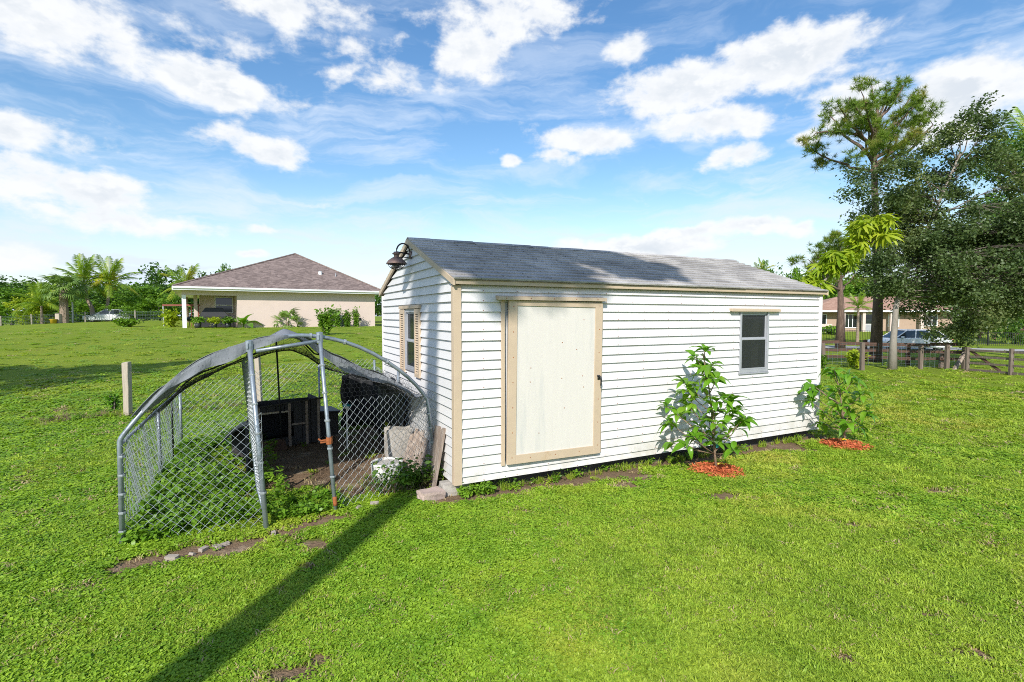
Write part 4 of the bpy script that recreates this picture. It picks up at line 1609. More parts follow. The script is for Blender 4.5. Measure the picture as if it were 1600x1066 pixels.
def kennel_weeds():
    src = [tuft_weed(1 + k, 24, .075, .15, .027).mesh('weed_tuft', M['weedlit'], True) for k in range(3)]
    src += [tuft_weed(7 + k, 16, .09, .24, .02).mesh('weed_tuft', M['weeddark'], True) for k in range(2)]
    src += [tuft_grass(60, 26, .06, .16, .004, .8).mesh('long_grass_tuft', M['blade'], True)]
    src += [tuft_grass(61, 18, .09, .18, .003, 1.3).mesh('dead_tuft', M['deadstem'], True)]
    coll = source_collection('weed_tufts', src)
    g = np.random.default_rng(5)
    P, I, S = [], [], []

    def put(s, w, idx, sc):
        p = K(s, w)
        P.append((p.x, p.y, TZ(p.x, p.y) - .005))
        I.append(idx)
        S.append(sc * (.7 + .6 * g.random()))
    for _ in range(560):                                     # left half is green and full
        s, w = g.random() * 1.3, .03 + g.random() * 3.4
        if s > .62 + .35 * math.sin(w * 2) and g.random() < .8:
            continue
        put(s, w, g.integers(0, 3), .95)
    for _ in range(150):                                     # front of the left panel
        put(g.random() * 1.15, g.random() * .35 - .06, g.integers(0, 3), .8)
    for _ in range(90):                                      # doorway
        put(1.15 + g.random() * .65, -.28 + g.random() * .45, [0, 1, 2, 5][g.integers(0, 4)], .7)
    for _ in range(95):                                     # tangled corner by the shed
        put(2.15 + .85 * g.random() ** .6, -.16 + abs(g.normal()) * .09, [3, 4, 3, 4, 6, 1][g.integers(0, 6)], .75 + .5 * g.random())
    for _ in range(40):
        put(1.8 + .9 * g.random(), g.random() * .4, [6, 6, 5, 3][g.integers(0, 4)], .5)
    for _ in range(60):                                      # sparse inside
        put(.9 + 1.8 * g.random(), .5 + 2.7 * g.random(), [0, 6, 6][g.integers(0, 3)], .45)
    for _ in range(110):                                     # along the shed's foot
        p = SH_O + SH_U * (g.random() * 6.2) - SH_V * (-.04 + .1 * g.random())
        P.append((p.x, p.y, TZ(p.x, p.y) - .01))
        I.append([5, 5, 0, 3][g.integers(0, 4)])
        S.append(.35 + .35 * g.random())
    for _ in range(26):
        p = SH_O + SH_U * (.03 + .35 * g.random()) - SH_V * (.02 + .1 * g.random())
        P.append((p.x, p.y, TZ(p.x, p.y) - .01))
        I.append(g.integers(0, 3))
        S.append(.55 + .3 * g.random())
    # old fence line on the left
    for _ in range(190):
        t = g.random()
        a_, b_ = G(60, 660), G(402, 632)
        p = a_.lerp(b_, t) + Vector((g.normal() * .15, g.normal() * .22, 0))
        P.append((p.x, p.y, TZ(p.x, p.y) - .01))
        I.append([5, 6, 6, 1, 5][g.integers(0, 5)])
        S.append(.5 + .5 * g.random())
    n = len(P)
    S = np.array(S)
    rot = np.stack([g.normal(size=n) * .15, g.normal(size=n) * .15, g.random(n) * 6.283], -1)
    o = scatter('weeds', np.array(P), rot, np.stack([S, S, S], -1), np.array(I), coll)
    tag(o, 'rank green weeds growing through and around the kennel', 'weeds', kind='stuff')


kennel_weeds()
# ------------------------------------------------------------------ plants and trees
def leaf_quads(C, L, W, g, up=.3, out=None, outw=0.0, droop=0.0):
    """Rhombic leaves (one folded pair of triangles each) at points C; returns verts, faces."""
    n = len(C)
    N = g.normal(size=(n, 3))
    N[:, 2] = np.abs(N[:, 2]) + up
    if out is not None:
        N += out * outw
    N /= np.linalg.norm(N, axis=1)[:, None]
    Tt = g.normal(size=(n, 3))
    Tt[:, 2] -= droop
    Tt -= N * (Tt * N).sum(1)[:, None]
    Tt /= np.linalg.norm(Tt, axis=1)[:, None]
    B = np.cross(N, Tt)
    s = (.65 + .7 * g.random(n))[:, None]
    V = np.stack([C - Tt * L * s, C + B * W * s + N * W * .25 * s, C + Tt * L * s, C - B * W * s + N * W * .25 * s], 1).reshape(-1, 3)
    i = np.arange(n)[:, None] * 4
    Fc = i + np.array([[0, 1, 2, 3]])
    return V, Fc


def branch_pts(a, b, g, bend=.15, n=5, lift=.1):
    a, b = Vector(a), Vector(b)
    L = (b - a).length
    pts = []
    for k in range(n + 1):
        t = k / n
        p = a.lerp(b, t)
        w = math.sin(math.pi * t)
        p += Vector((g.normal(), g.normal(), g.normal() * .6)) * L * bend * .25 * w
        p.z += L * lift * w
        pts.append(p)
    return pts


def attach(trunk, z):
    for a, b in zip(trunk[:-1], trunk[1:]):
        if a.z <= z <= b.z:
            return a.lerp(b, (z - a.z) / max(1e-6, b.z - a.z))
    return trunk[-1] if z > trunk[-1].z else trunk[0]


def leafy_tree(name, label, cat, base, trunk, r0, clumps, nleaf, L, W, bark, leaf, seed, group=None, twig=True, low=.55, up=.3, droop=0.0, r1=.25, sub=3):
    """trunk: list of local points; clumps: (x, y, z, r) local crown masses. > trunk, crown"""
    g = np.random.default_rng(seed)
    t = thing(name, label, cat, base, 0, group)
    tr = [Vector(p) for p in trunk]
    mb, lb = MB(), MB()
    rad = [r0 * (1 - (1 - r1) * k / (len(tr) - 1)) for k in range(len(tr))]
    rad[0] *= 1.35
    mb.tube(tr, rad, 9)
    Cs = []
    wts = np.array([c[3] ** 2 for c in clumps])
    wts = wts / wts.sum()
    for (x, y, z, r), w in zip(clumps, wts):
        c = Vector((x, y, z))
        zz = tr[0].z + (tr[-1].z - tr[0].z) * min(.97, max(.22 + .12 * (low > .7), low * z / max(.1, tr[-1].z) + .18 * g.random()))
        a = attach(tr, zz)
        bp = branch_pts(a, c, g)
        rb = r0 * .34 * min(1, r / 1.2 + .2)
        lb.tube(bp, [rb * (1 - .75 * k / (len(bp) - 1)) for k in range(len(bp))], 5, cap=False)
        m = int(nleaf * w)
        ns = max(2, int(sub * 2))
        subc = np.array([x, y, z]) + g.normal(size=(ns, 3)) * r * np.array([.55, .55, .42])
        if twig:
            for sc_ in subc:
                lb.tube([bp[3], bp[3].lerp(Vector(sc_), .6) + Vector((0, 0, .05 * r)), Vector(sc_)], [rb * .3, rb * .2, rb * .1], 3, cap=False)
        k = g.integers(0, ns, m)
        sp = g.normal(size=(m, 3)) * r * np.array([.34, .34, .24])
        Cs.append(subc[k] + sp)
    mb.build('trunk', bark, t, smooth=True)
    lb.build('limbs', M['bark'], t, smooth=True)
    C = np.concatenate(Cs)
    V, Fc = leaf_quads(C, L, W, g, up, droop=droop)
    link('crown', npmesh('crown', V, Fc, leaf), t)
    return t


def clump_fill(ells, n, r, g, shell=.45):
    """Clumps inside a list of ellipsoids (cx,cy,cz,rx,ry,rz), favouring their outer part."""
    out = []
    vol = np.array([e[3] * e[4] * e[5] for e in ells])
    vol = vol / vol.sum()
    for e, w in zip(ells, vol):
        for _ in range(max(1, int(round(n * w)))):
            d = g.normal(size=3)
            d /= np.linalg.norm(d)
            q = (shell + (1 - shell) * g.random()) if g.random() < .8 else g.random() * shell
            out.append((e[0] + d[0] * e[3] * q, e[1] + d[1] * e[4] * q, e[2] + d[2] * e[5] * q, r * (.7 + .6 * g.random())))
    return out


M['oakleaf'] = leafmat('oak_leaf', (.05, .088, .030), (.15, .21, .075), .3, .45, .6, (.25, .29, .11), .35)
M['darkleaf'] = leafmat('dark_green_leaf', (.035, .09, .014), (.10, .20, .022), .25, .5, .35)
M['midleaf'] = leafmat('mid_green_leaf', (.07, .17, .014), (.19, .33, .025), .3, .5, .35)
M['limeleaf'] = leafmat('yellow_green_leaf', (.20, .32, .014), (.43, .47, .032), .35, .5, .5)
M['needle'] = leafmat('pine_needles', (.075, .15, .015), (.20, .285, .026), .25, .6, .5, (.30, .24, .06), .9)
M['palmleaf'] = leafmat('palm_leaf', (.09, .19, .016), (.26, .37, .025), .3, .4, .5, (.52, .44, .04), .45)
M['fanleaf'] = leafmat('fan_palm_leaf', (.08, .16, .03), (.20, .30, .06), .2, .5, .6)
M['glossleaf'] = leafmat('glossy_young_leaf', (.075, .21, .014), (.17, .36, .02), .32, .28, 3.0, (.22, .36, .03), 2.0, spec=.5)
M['youngbark'] = mat('young_brown_bark', (.22, .15, .10), .85, .3, 20, .4, 60, col2=(.5, .44, .36), c2range=(.55, .7))
M['mulch'] = leafmat('red_wood_mulch', (.36, .065, .02), (.70, .21, .09), .02, .9, 8)


# --- two young broad-leaved trees planted in rings of red mulch
def big_leaf(seed, L=.15, W=.029, droop=.5):
    g = random.Random(seed)
    mb = MB()
    n = 6
    vs = []
    for k in range(n + 1):
        t = k / n
        w = W * math.sin(math.pi * min(1, t ** .8 * .97 + .03)) ** .75
        x = .018 + L * t
        z = .02 * math.sin(t * 2.2) - droop * L * t * t * .55
        c = .35 * w
        tw = g.uniform(-.004, .004)
        vs += [Vector((x, -w, z + c + tw)), Vector((x, 0, z)), Vector((x, w, z + c - tw))]
    fs = []
    for k in range(n):
        a = k * 3
        fs += [(a, a + 3, a + 4, a + 1), (a + 1, a + 4, a + 5, a + 2)]
    mb.add(vs, fs)
    mb.tube([(0, 0, 0), (.02, 0, .002)], .0022, 3, cap=False)
    return mb.mesh('leaf', M['glossleaf'], True)


LEAVES = [big_leaf(k, .142 + .013 * k, .033 + .003 * k, .45 + .25 * k) for k in range(4)]


def young_tree(label, base_px, stem_px, whorls, seed, nl):
    g = random.Random(seed)
    b = G(*base_px)
    t = thing('young_tree', label, 'young tree', b, 0, 'young trees in red mulch')
    stem = [pw(AT(x, y, b.y), b) for (x, y) in stem_px]
    stem[0] = Vector((0, 0, -.03))
    mb = MB()
    mb.tube(stem, [.017 - .011 * k / (len(stem) - 1) for k in range(len(stem))], 8)
    for (x, y) in whorls:
        q = pw(AT(x, y, b.y), b)
        cx = attach(stem, q.z)
        off = abs(q.x - cx.x)
        q.y = g.uniform(-1, 1) * (.16 + .45 * max(0, .42 - off) * min(1, (stem[-1].z - q.z) / .5))
        q.x *= 1 + q.y / b.y
        a = attach(stem, max(.22, q.z - .10 - .55 * math.hypot(q.x - cx.x, q.y)))
        out = (q - a)
        bp = [a, a.lerp(q, .5) + Vector((0, 0, -.02)), q]
        mb.tube(bp, [.007, .006, .004], 5)
        dirv = out.normalized() if out.length > .03 else Vector((0, 0, 1))
        ph = g.uniform(0, 6.28)
        n = nl + g.randint(-1, 1) - (2 if q.z < .5 else 0)
        for k in range(n):
            yaw = ph + k * 2.399
            el = g.uniform(-.8, .65)
            d = Vector((math.cos(yaw) * math.cos(el), math.sin(yaw) * math.cos(el), math.sin(el)))
            d = (d + dirv * .35).normalized()
            x_ = d
            z_ = (Vector((0, 0, 1)) - x_ * x_.z)
            z_ = (z_ + Vector((g.uniform(-.4, .4), g.uniform(-.4, .4), 0))).normalized()
            y_ = z_.cross(x_).normalized()
            z_ = x_.cross(y_)
            R3 = Matrix((x_, y_, z_)).transposed()
            o = bpy.data.objects.new('leaf', LEAVES[g.randrange(4)])
            COL.objects.link(o)
            o.parent = t
            o.matrix_local = Matrix.Translation(q - dirv * .02 * (k % 3)) @ R3.to_4x4() @ Matrix.Scale(g.uniform(.75, 1.15), 4)
    mb.build('stem', M['youngbark'], t, smooth=True)
    return t, b


Y1 = [(1097, 546), (1093, 560), (1106, 567), (1117, 577), (1096, 577), (1108, 588), (1119, 597), (1075, 599), (1077, 613), (1094, 602), (1048, 638), (1041, 658), (1058, 648), (1054, 695), (1070, 694), (1074, 677), (1105, 620), (1105, 654), (1128, 622), (1143, 622), (1140, 644), (1163, 656), (1158, 669), (1137, 682), (1105, 682), (1090, 664), (1121, 664), (1134, 695), (1088, 640), (1150, 640), (1117, 640), (1092, 688), (1120, 690), (1082, 628)]
Y2 = [(1302, 575), (1307, 586), (1319, 582), (1332, 594), (1271, 600), (1265, 612), (1271, 628), (1287, 609), (1306, 606), (1319, 619), (1338, 612), (1345, 620), (1345, 638), (1351, 648), (1332, 644), (1312, 638), (1296, 631), (1293, 648), (1300, 666), (1354, 677), (1347, 668), (1322, 660), (1306, 654), (1325, 630), (1336, 658)]
yt1, yb1 = young_tree('taller young glossy tree in red mulch before the shed window', (1120, 737), [(1120, 737), (1116, 700), (1113, 650), (1107, 600), (1098, 552)], Y1, 4, 9)
yt2, yb2 = young_tree('smaller young tree in red mulch beyond the far shed corner', (1321, 697), [(1321, 697), (1319, 670), (1316, 640), (1312, 610), (1305, 582)], Y2, 9, 9)
M['yellow'] = mat('yellow_ribbon', (.75, .55, .02), .5, .1)
for t_, sx in ((yt1, 1), (yt2, -1)):
    MB().tube([(0, -.02, .10), (sx * .04, -.03, .115), (sx * .085, -.03, .10)], .008, 5).build('ribbon', M['yellow'], t_)
MB().par((-.03, -.03, .31), (.035, 0, 0), (0, .004, 0), (0, 0, .04)).build('plant_tag', M['teal'], yt1)


def mulch_ring(label, b, r, seed):
    g = np.random.default_rng(seed)
    n = 750
    a, d = g.random(n) * 6.283, r * np.sqrt(g.random(n)) * (1 + .12 * np.sin(3 * g.random(n) * 6))
    C = np.stack([d * np.cos(a), d * np.sin(a), .012 + .05 * (1 - (d / r) ** 2) + .012 * g.random(n)], -1)
    V, Fc = leaf_quads(C, .028, .007, g, 1.3)
    mb = MB()
    rings = 5
    vs = [Vector((0, 0, .045))]
    for i in range(1, rings + 1):
        for k in range(24):
            an = 6.283 * k / 24
            q = r * i / rings * (1 + .05 * math.sin(an * 5 + seed))
            vs.append(Vector((q * math.cos(an), q * math.sin(an), .045 * (1 - (i / rings) ** 2) - (.01 if i == rings else 0))))
    fs = [(0, 1 + k, 1 + (k + 1) % 24) for k in range(24)]
    for i in range(rings - 1):
        for k in range(24):
            p, q = 1 + i * 24 + k, 1 + i * 24 + (k + 1) % 24
            fs.append((p, p + 24, q + 24, q))
    mb.add(vs, fs)
    nv = len(mb.v)
    me = bpy.data.meshes.new('mulch')
    me.from_pydata([tuple(v) for v in mb.v] + [tuple(v) for v in V], [], mb.f + [tuple(int(i) + nv for i in f) for f in Fc])
    me.materials.append(M['mulch'])
    o = link('mulch', me, None, b)
    tag(o, label, 'mulch', 'rings of red mulch', 'stuff')


mulch_ring('ring of red wood mulch round the taller young tree', yb1, .33, 3)
mulch_ring('ring of red wood mulch round the smaller young tree', yb2, .36, 8)


# --- palms
def frond_mesh(name, L, droop, nl, ll, lw, seed, m):
    g = random.Random(seed)
    mb = MB()
    pts = []
    for k in range(9):
        t = k / 8
        pts.append(Vector((L * t * (1 - .18 * droop * t), 0, L * (.30 * t - droop * t * t * .75))))
    mb.tube(pts, [.045 * L / 3 * (1 - .85 * k / 8) for k in range(9)], 4, cap=False)
    for i in range(nl):
        t = .14 + .86 * (i + .5) / nl
        f = t * 8
        k = min(7, int(f))
        p = pts[k].lerp(pts[k + 1], f - k)
        tg = (pts[k + 1] - pts[k]).normalized()
        l_ = ll * (math.sin(math.pi * (.12 + .80 * t)) ** .7) * g.uniform(.85, 1.1)
        for s in (-1, 1):
            d = (Vector((0, s, 0)) * .8 + tg * .62 + Vector((0, 0, -.10 - .25 * g.random()))).normalized()
            mid = p + d * l_ * .5
            tip = p + d * l_ + Vector((0, 0, -.38 * l_ * (.6 + .7 * g.random())))
            w = tg * lw
            mb.add([p - w * .6, p + w * .6, mid + w, tip, mid - w], [(0, 1, 2, 4), (4, 2, 3)])
    return mb.mesh(name, m)


FR = [frond_mesh('frond', 3.3, d_, 24, .75, .045, k, M['palmleaf']) for k, d_ in enumerate((.35, .7, 1.05))]


def palm(label, base, trunk, r, nf, scale, seed, bark, group=None, nuts=False, cat='palm'):
    g = random.Random(seed)
    t = thing('palm_tree', label, cat, base, 0, group)
    tr = [Vector(p) for p in trunk]
    n = 14
    pts, rad = [], []
    for k in range(n * 2 + 1):
        f = k / (n * 2) * (len(tr) - 1)
        i = min(len(tr) - 2, int(f))
        pts.append(tr[i].lerp(tr[i + 1], f - i))
        rad.append(r * (1.25 - .55 * k / (2 * n)) * (1.06 if k % 2 else .96))
    rad[0] *= 1.3
    MB().tube(pts, rad, 9).build('trunk', bark, t, smooth=True)
    top = tr[-1]
    for k in range(nf):
        q = k / nf
        yaw = k * 2.399 + g.uniform(-.2, .2)
        pitch = -1.35 + 1.35 * q + g.uniform(-.12, .12)        # young ones stand up, old ones hang
        me = FR[min(2, int(q * 3))]
        o = link('frond', me, t, top, (g.uniform(-.25, .25), pitch, yaw), scale * g.uniform(.85, 1.1))
    return t


def A_base(px, py, y):
    p = AT(px, py, y)
    return Vector((p.x, y, TZ(p.x, y)))


M['palmbark'] = mat('palm_trunk', (.25, .19, .14), .9, .3, 4, .6, 20, stretch=(1, 1, 4), col2=(.36, .29, .22))
g1_ = 'coconut palms at the back of the left lawn'
b = A_base(146, 505, 57)
tp = AT(131, 446, 57) - b
palm('leaning coconut palm, trunk curving right to its base near the parked white car', b, [(0, 0, -.1), (-.10, 0, 1.5), (tp.x * .6, 0, tp.z * .6), (tp.x, 0, tp.z)], .20, 20, 1.12, 1, M['palmbark'], g1_)
b = A_base(168, 505, 58)
tp = AT(171, 446, 58) - b
palm('upright straight coconut palm right behind the parked white car', b, [(0, 0, -.1), (.02, 0, 1.5), (tp.x, 0, tp.z)], .17, 19, 1.08, 6, M['palmbark'], g1_)


def fan_mesh(seed):
    g = random.Random(seed)
    mb = MB()
    mb.tube([(0, 0, 0), (.8, 0, .18), (1.2, 0, .16)], [.03, .025, .02], 4, cap=False)
    for k in range(17):
        an = -1.9 + 3.8 * k / 16
        L = .95 * (1 - .12 * abs(an)) * g.uniform(.85, 1.1)
        d = Vector((math.cos(an), math.sin(an), 0))
        s = Vector((-d.y, d.x, 0)) * .055
        c = Vector((1.2, 0, .16))
        m_ = c + d * L * .55 + Vector((0, 0, .03))
        t_ = c + d * L + Vector((0, 0, -.30 - .2 * g.random()))
        mb.add([c, m_ - s, t_, m_ + s], [(0, 1, 2, 3)])
    return mb.mesh('fan_leaf', M['fanleaf'])


FANS = [fan_mesh(k) for k in range(3)]


def fan_palm(label, base, h, r, n, seed, sc=1.0, group=None):
    g = random.Random(seed)
    t = thing('fan_palm', label, 'palm', base, 0, group)
    mb = MB()
    mb.tube([(0, 0, -.1), (.02, 0, h * .5), (0, 0, h)], [r * 1.1, r, r * .9], 10)
    for k in range(int(h * 26)):                                # old leaf boots
        z = .1 + k / 26
        a = k * 2.399
        d = Vector((math.cos(a), math.sin(a), 0))
        s = Vector((-d.y, d.x, 0))
        mb.add([d * r * .8 + s * .09 + Vector((0, 0, z)), d * r * .8 - s * .09 + Vector((0, 0, z)), d * (r + .13) + Vector((0, 0, z + .33))], [(0, 1, 2)])
    mb.build('trunk', M['palmbark'], t)
    for k in range(n):
        q = k / n
        link('fan_leaf', FANS[k % 3], t, (0, 0, h - .05), (g.uniform(-.3, .3), -1.1 + 1.7 * q, k * 2.399), sc * g.uniform(.85, 1.1))
    return t


b = A_base(101, 512, 54)
fan_palm('stout cabbage palm with rough booted trunk at left lawn edge', b, 3.4, .36, 30, 4, 1.15)

# --- tall slash pine beyond the wooden fence
TUFT = None


def needle_tufts(P, D, g, L=.30, W=.011, k=30):
    """Brushes of needles at points P pointing roughly along D."""
    n = len(P)
    A = g.normal(size=(n, k, 3)) + D[:, None, :] * 1.0
    A /= np.linalg.norm(A, axis=2)[:, :, None]
    S = np.cross(A, g.normal(size=(n, k, 3)))
    S /= np.linalg.norm(S, axis=2)[:, :, None]
    ln = L * (.7 + .5 * g.random((n, k)))[:, :, None]
    P0 = P[:, None, :] + A * .02
    V = np.stack([P0 - S * W, P0 + S * W, P0 + A * ln], 2).reshape(-1, 3)
    Fc = np.arange(n * k * 3).reshape(-1, 3)
    return V, Fc


def pine(label, base, trunk, r0, limbs, seed, per=11, spread=.55, group=None, L=.30, W=.012):
    """limbs: (z on trunk, tip local, number of sprays along it)."""
    g = np.random.default_rng(seed)
    t = thing('pine_tree', label, 'pine', base, 0, group)
    tr = [Vector(p) for p in trunk]
    mb = MB()
    mb.tube(tr, [r0 * (1.25 if k == 0 else 1) * (1 - .72 * k / (len(tr) - 1)) for k in range(len(tr))], 10)
    P, D = [], []
    for (z, tip, ns) in limbs:
        a = attach(tr, z)
        tip = Vector(tip)
        bp = branch_pts(a, tip, g, .10, 6, -.06 if tip.z > a.z + .5 else .12)
        rb = .035 + .018 * (tip - a).length
        mb.tube(bp, [rb * (1 - .8 * k / 6) for k in range(7)], 5, cap=False)
        for k in range(ns):
            f = .45 + .55 * (k + 1) / ns
            i = min(5, int(f * 6))
            p = bp[i].lerp(bp[i + 1], f * 6 - i)
            q = p + Vector(g.normal(size=3) * np.array([.55, .55, .32]) * spread * 1.6)
            mb.tube([p, p.lerp(q, .5) + Vector((0, 0, -.03)), q], [.02, .014, .008], 3, cap=False)
            for _ in range(per):
                o = Vector(g.normal(size=3) * np.array([1, 1, .7]) * spread * .62)
                P.append(q + o)
                d = (o.normalized() * .5 + Vector((0, 0, .7)))
                D.append(d)
    mb.build('trunk', M['pinebark'], t, smooth=True)
    V, Fc = needle_tufts(np.array([tuple(p) for p in P]), np.array([tuple(d) for d in D]), g, L, W)
    link('crown', npmesh('crown', V, Fc, M['needle']), t)
    return t


PB = A_base(1368, 562, 22.0)


def pl(px, py, dy=0.0):
    p = AT(px, py, 22.0 + dy)
    return Vector((p.x - PB.x, p.y - PB.y, p.z - PB.z))


gp = np.random.default_rng(21)
limbs = [(pl(1367, 268).z, pl(1265, 232, .5), 5), (pl(1367, 232).z, pl(1275, 208, -.8), 4), (pl(1367, 245).z, pl(1345, 237, -1.4), 2)]
for (x, y) in ((1300, 190), (1296, 180), (1310, 166), (1328, 152), (1330, 175), (1345, 142), (1352, 160), (1362, 133), (1370, 150), (1385, 140), (1398, 137), (1412, 133), (1405, 155), (1425, 148), (1436, 158), (1420, 172), (1444, 172), (1395, 175), (1380, 192), (1345, 195), (1318, 196), (1412, 195), (1440, 195), (1460, 178), (1470, 172), (1458, 195), (1430, 208), (1400, 210), (1375, 222), (1392, 228), (1365, 170), (1355, 185), (1450, 205)):
    zz = pl(1367, min(290, y + 45 + gp.random() * 30)).z
    limbs.append((zz, pl(x, y, gp.normal() * 1.3), 2))
pine('tall pine with umbrella crown behind the wooden fence', PB, [(0, 0, -.1), (.02, 0, 3), pl(1368, 350), pl(1366, 260), pl(1366, 210), pl(1372, 165)], .20, limbs[:3] + [l_ for i_, l_ in enumerate(limbs[3:]) if i_ % 4], 3, 17, .27, None, .23, .009)

PB2 = A_base(1313, 531, 40.0)
lim2 = []
gp = np.random.default_rng(22)
p0 = lambda px, py, dy=0: Vector((AT(px, py, 40 + dy).x - PB2.x, dy, AT(px, py, 40 + dy).z - PB2.z))
for (x, y) in ((1262, 405), (1272, 392), (1268, 418), (1285, 380), (1300, 372), (1315, 370), (1328, 376), (1340, 388), (1290, 400), (1330, 405), (1310, 392), (1350, 400), (1300, 420), (1340, 425), (1280, 430)):
    lim2.append((p0(1313, min(455, y + 35)).z, p0(x, y, gp.normal() * 1.3), 2))
pine('shorter slash pine by the far road beyond the black fence', PB2, [(0, 0, -.1), p0(1314, 480), p0(1312, 430), p0(1312, 385)], .30, lim2, 6, 14, .42, None, .38, .018)

# --- big grey-green oak hanging over the fence
OB = A_base(1394, 576, 18.3)
ol = lambda px, py, dy=0.0: (lambda p: (p.x - OB.x, dy, p.z - OB.z))(AT(px, py, 18.3 + dy))
go_ = np.random.default_rng(31)
ell = []
for (cx, cy, rx, ry, dr) in ((1485, 415, 92, 85, 2.2), (1545, 380, 80, 110, 2.4), (1440, 330, 75, 75, 1.8), (1510, 270, 65, 70, 1.5), (1400, 310, 50, 45, 1.2), (1478, 505, 42, 58, 1.4), (1385, 435, 42, 45, 1.2), (1428, 392, 52, 62, 1.6), (1402, 355, 40, 45, 1.2), (1580, 440, 60, 80, 2.0), (1520, 490, 70, 30, 1.6)):
    c = ol(cx, cy)
    k = 18.3 / F_PX
    ell.append((c[0], c[1], c[2], rx * k, dr, ry * k))
cl = [(x, y, z, r * (.72 if z > 5.0 and x < 2.6 else 1.0)) for x, y, z, r in clump_fill(ell, 100, .54, go_, .35)]
for (x, y) in ((1516, 182), (1500, 205), (1535, 190), (1545, 215), (1480, 215), (1560, 235), (1455, 232), (1425, 262), (1350, 275), (1345, 300), (1360, 330), (1385, 270), (1410, 245), (1340, 345), (1570, 260)):
    c = ol(x, y, go_.normal() * .8)
    cl.append((c[0], c[1], c[2], .45))
leafy_tree('oak_tree', 'big grey green oak with pale trunk overhanging the wooden fence', 'oak', OB,
           [(0, 0, -.1), ol(1396, 530), ol(1400, 480), ol(1412, 430, .2), ol(1440, 380, .3), ol(1470, 310, .2), ol(1500, 240, 0)], .12, cl, 94000, .052, .030, M['palebark'], M['oakleaf'], 5, sub=4, low=.82)

# second slimmer trunk and tree at the far right edge
OB2 = A_base(1640, 560, 24)
c0 = lambda px, py, dy=0.0: (lambda p: (p.x - OB2.x, dy, p.z - OB2.z))(AT(px, py, 24 + dy))
ell = [(*c0(1600, 330), 2.6, 2.5, 3.0), (*c0(1650, 270), 2.5, 2.5, 2.5), (*c0(1590, 430), 2.2, 2.2, 1.8), (*c0(1680, 400), 2.5, 2.5, 2.6)]
leafy_tree('broadleaf_tree', 'dense dark broadleaf tree at the right edge behind the farm gate', 'tree', OB2,
           [(0, 0, -.1), (0, 0, 2), (-.3, 0, 4), (-.2, .1, 7)], .3, clump_fill(ell, 90, .9, np.random.default_rng(4), .4), 26000, .085, .05, M['bark'], M['darkleaf'], 8)
b = A_base(1630, 545, 30)
tp = AT(1612, 245, 30) - b
palm('tall palm at the right edge with hanging dark fronds', b, [(0, 0, -.1), (.3, 0, tp.z * .5), (tp.x, 0, tp.z)], .2, 18, .95, 12, M['palmbark'])


# --- umbrella-leaved tree reaching over the shed's far end
def umbrella_tree():
    b = A_base(1262, 560, 13.5)
    t = thing('umbrella_tree', 'slender pale tree with bright yellow green umbrella leaves behind the shed end', 'tree', b)
    L = lambda px, py, dy=0.0: pw(AT(px, py, 13.5 + dy), b)
    mb = MB()
    mb.tube([Vector((-.2, 0, -.1)), L(1256, 500), L(1262, 462), L(1284, 443), L(1318, 405), L(1352, 382), L(1362, 374)], [.06, .055, .05, .045, .04, .03, .02], 8)
    tips = [(1365, 352, 34), (1362, 372, 34), (1304, 412, 26), (1292, 424, 22), (1316, 400, 24), (1262, 443, 20), (1272, 448, 18), (1340, 385, 16), (1255, 452, 16)]
    g = random.Random(3)
    metas = []
    for var in range(3):                       # a palmate leaf: eight drooping leaflets round one stalk end
        lf = MB()
        for i in range(8):
            an = i * 6.283 / 8 + g.uniform(-.15, .15)
            L_ = .20 * g.uniform(.8, 1.15)
            dr = g.uniform(.55, 1.0)
            vs = []
            for k in range(4):
                t_ = k / 3
                w = .032 * math.sin(math.pi * (.12 + .80 * t_)) ** .8
                c_, s_ = math.cos(an), math.sin(an)
                x_, z_ = .02 + L_ * t_, -dr * L_ * t_ * t_
                for sg in (-1, 0, 1):
                    vs.append(Vector((x_ * c_ - sg * w * s_, x_ * s_ + sg * w * c_, z_ + .3 * w * abs(sg))))
            fs = []
            for k in range(3):
                q = k * 3
                fs += [(q, q + 3, q + 4, q + 1), (q + 1, q + 4, q + 5, q + 2)]
            lf.add(vs, fs)
        metas.append(lf.mesh('leaf', M['limeleaf'], True))
    for (x, y, r) in tips:
        k = 13.5 / F_PX
        a = L(min(1362, max(1256, x - 4)), y + 10)
        for q in range(int(r * 1.05)):
            d = Vector((g.gauss(0, 1), g.gauss(0, 1), g.gauss(0, 1))).normalized()
            d.z = abs(d.z) * .9 - .25
            cc = L(x, y) + d * r * k * g.uniform(.55, 1.0) * .95
            if q % 2 == 0:
                mb.tube([a, a.lerp(cc, .5) + Vector((0, 0, .03)), cc], [.010, .007, .005], 3, cap=False)
            o = bpy.data.objects.new('leaf', metas[q % 3])
            COL.objects.link(o)
            o.parent = t
            o.location = cc
            o.rotation_euler = (-d.y * .7 + g.uniform(-.2, .2), d.x * .7 + g.uniform(-.2, .2), g.random() * 6.28)
            o.scale = (g.uniform(.8, 1.2),) * 3
    mb.build('trunk', M['palebark'], t, smooth=True)


umbrella_tree()


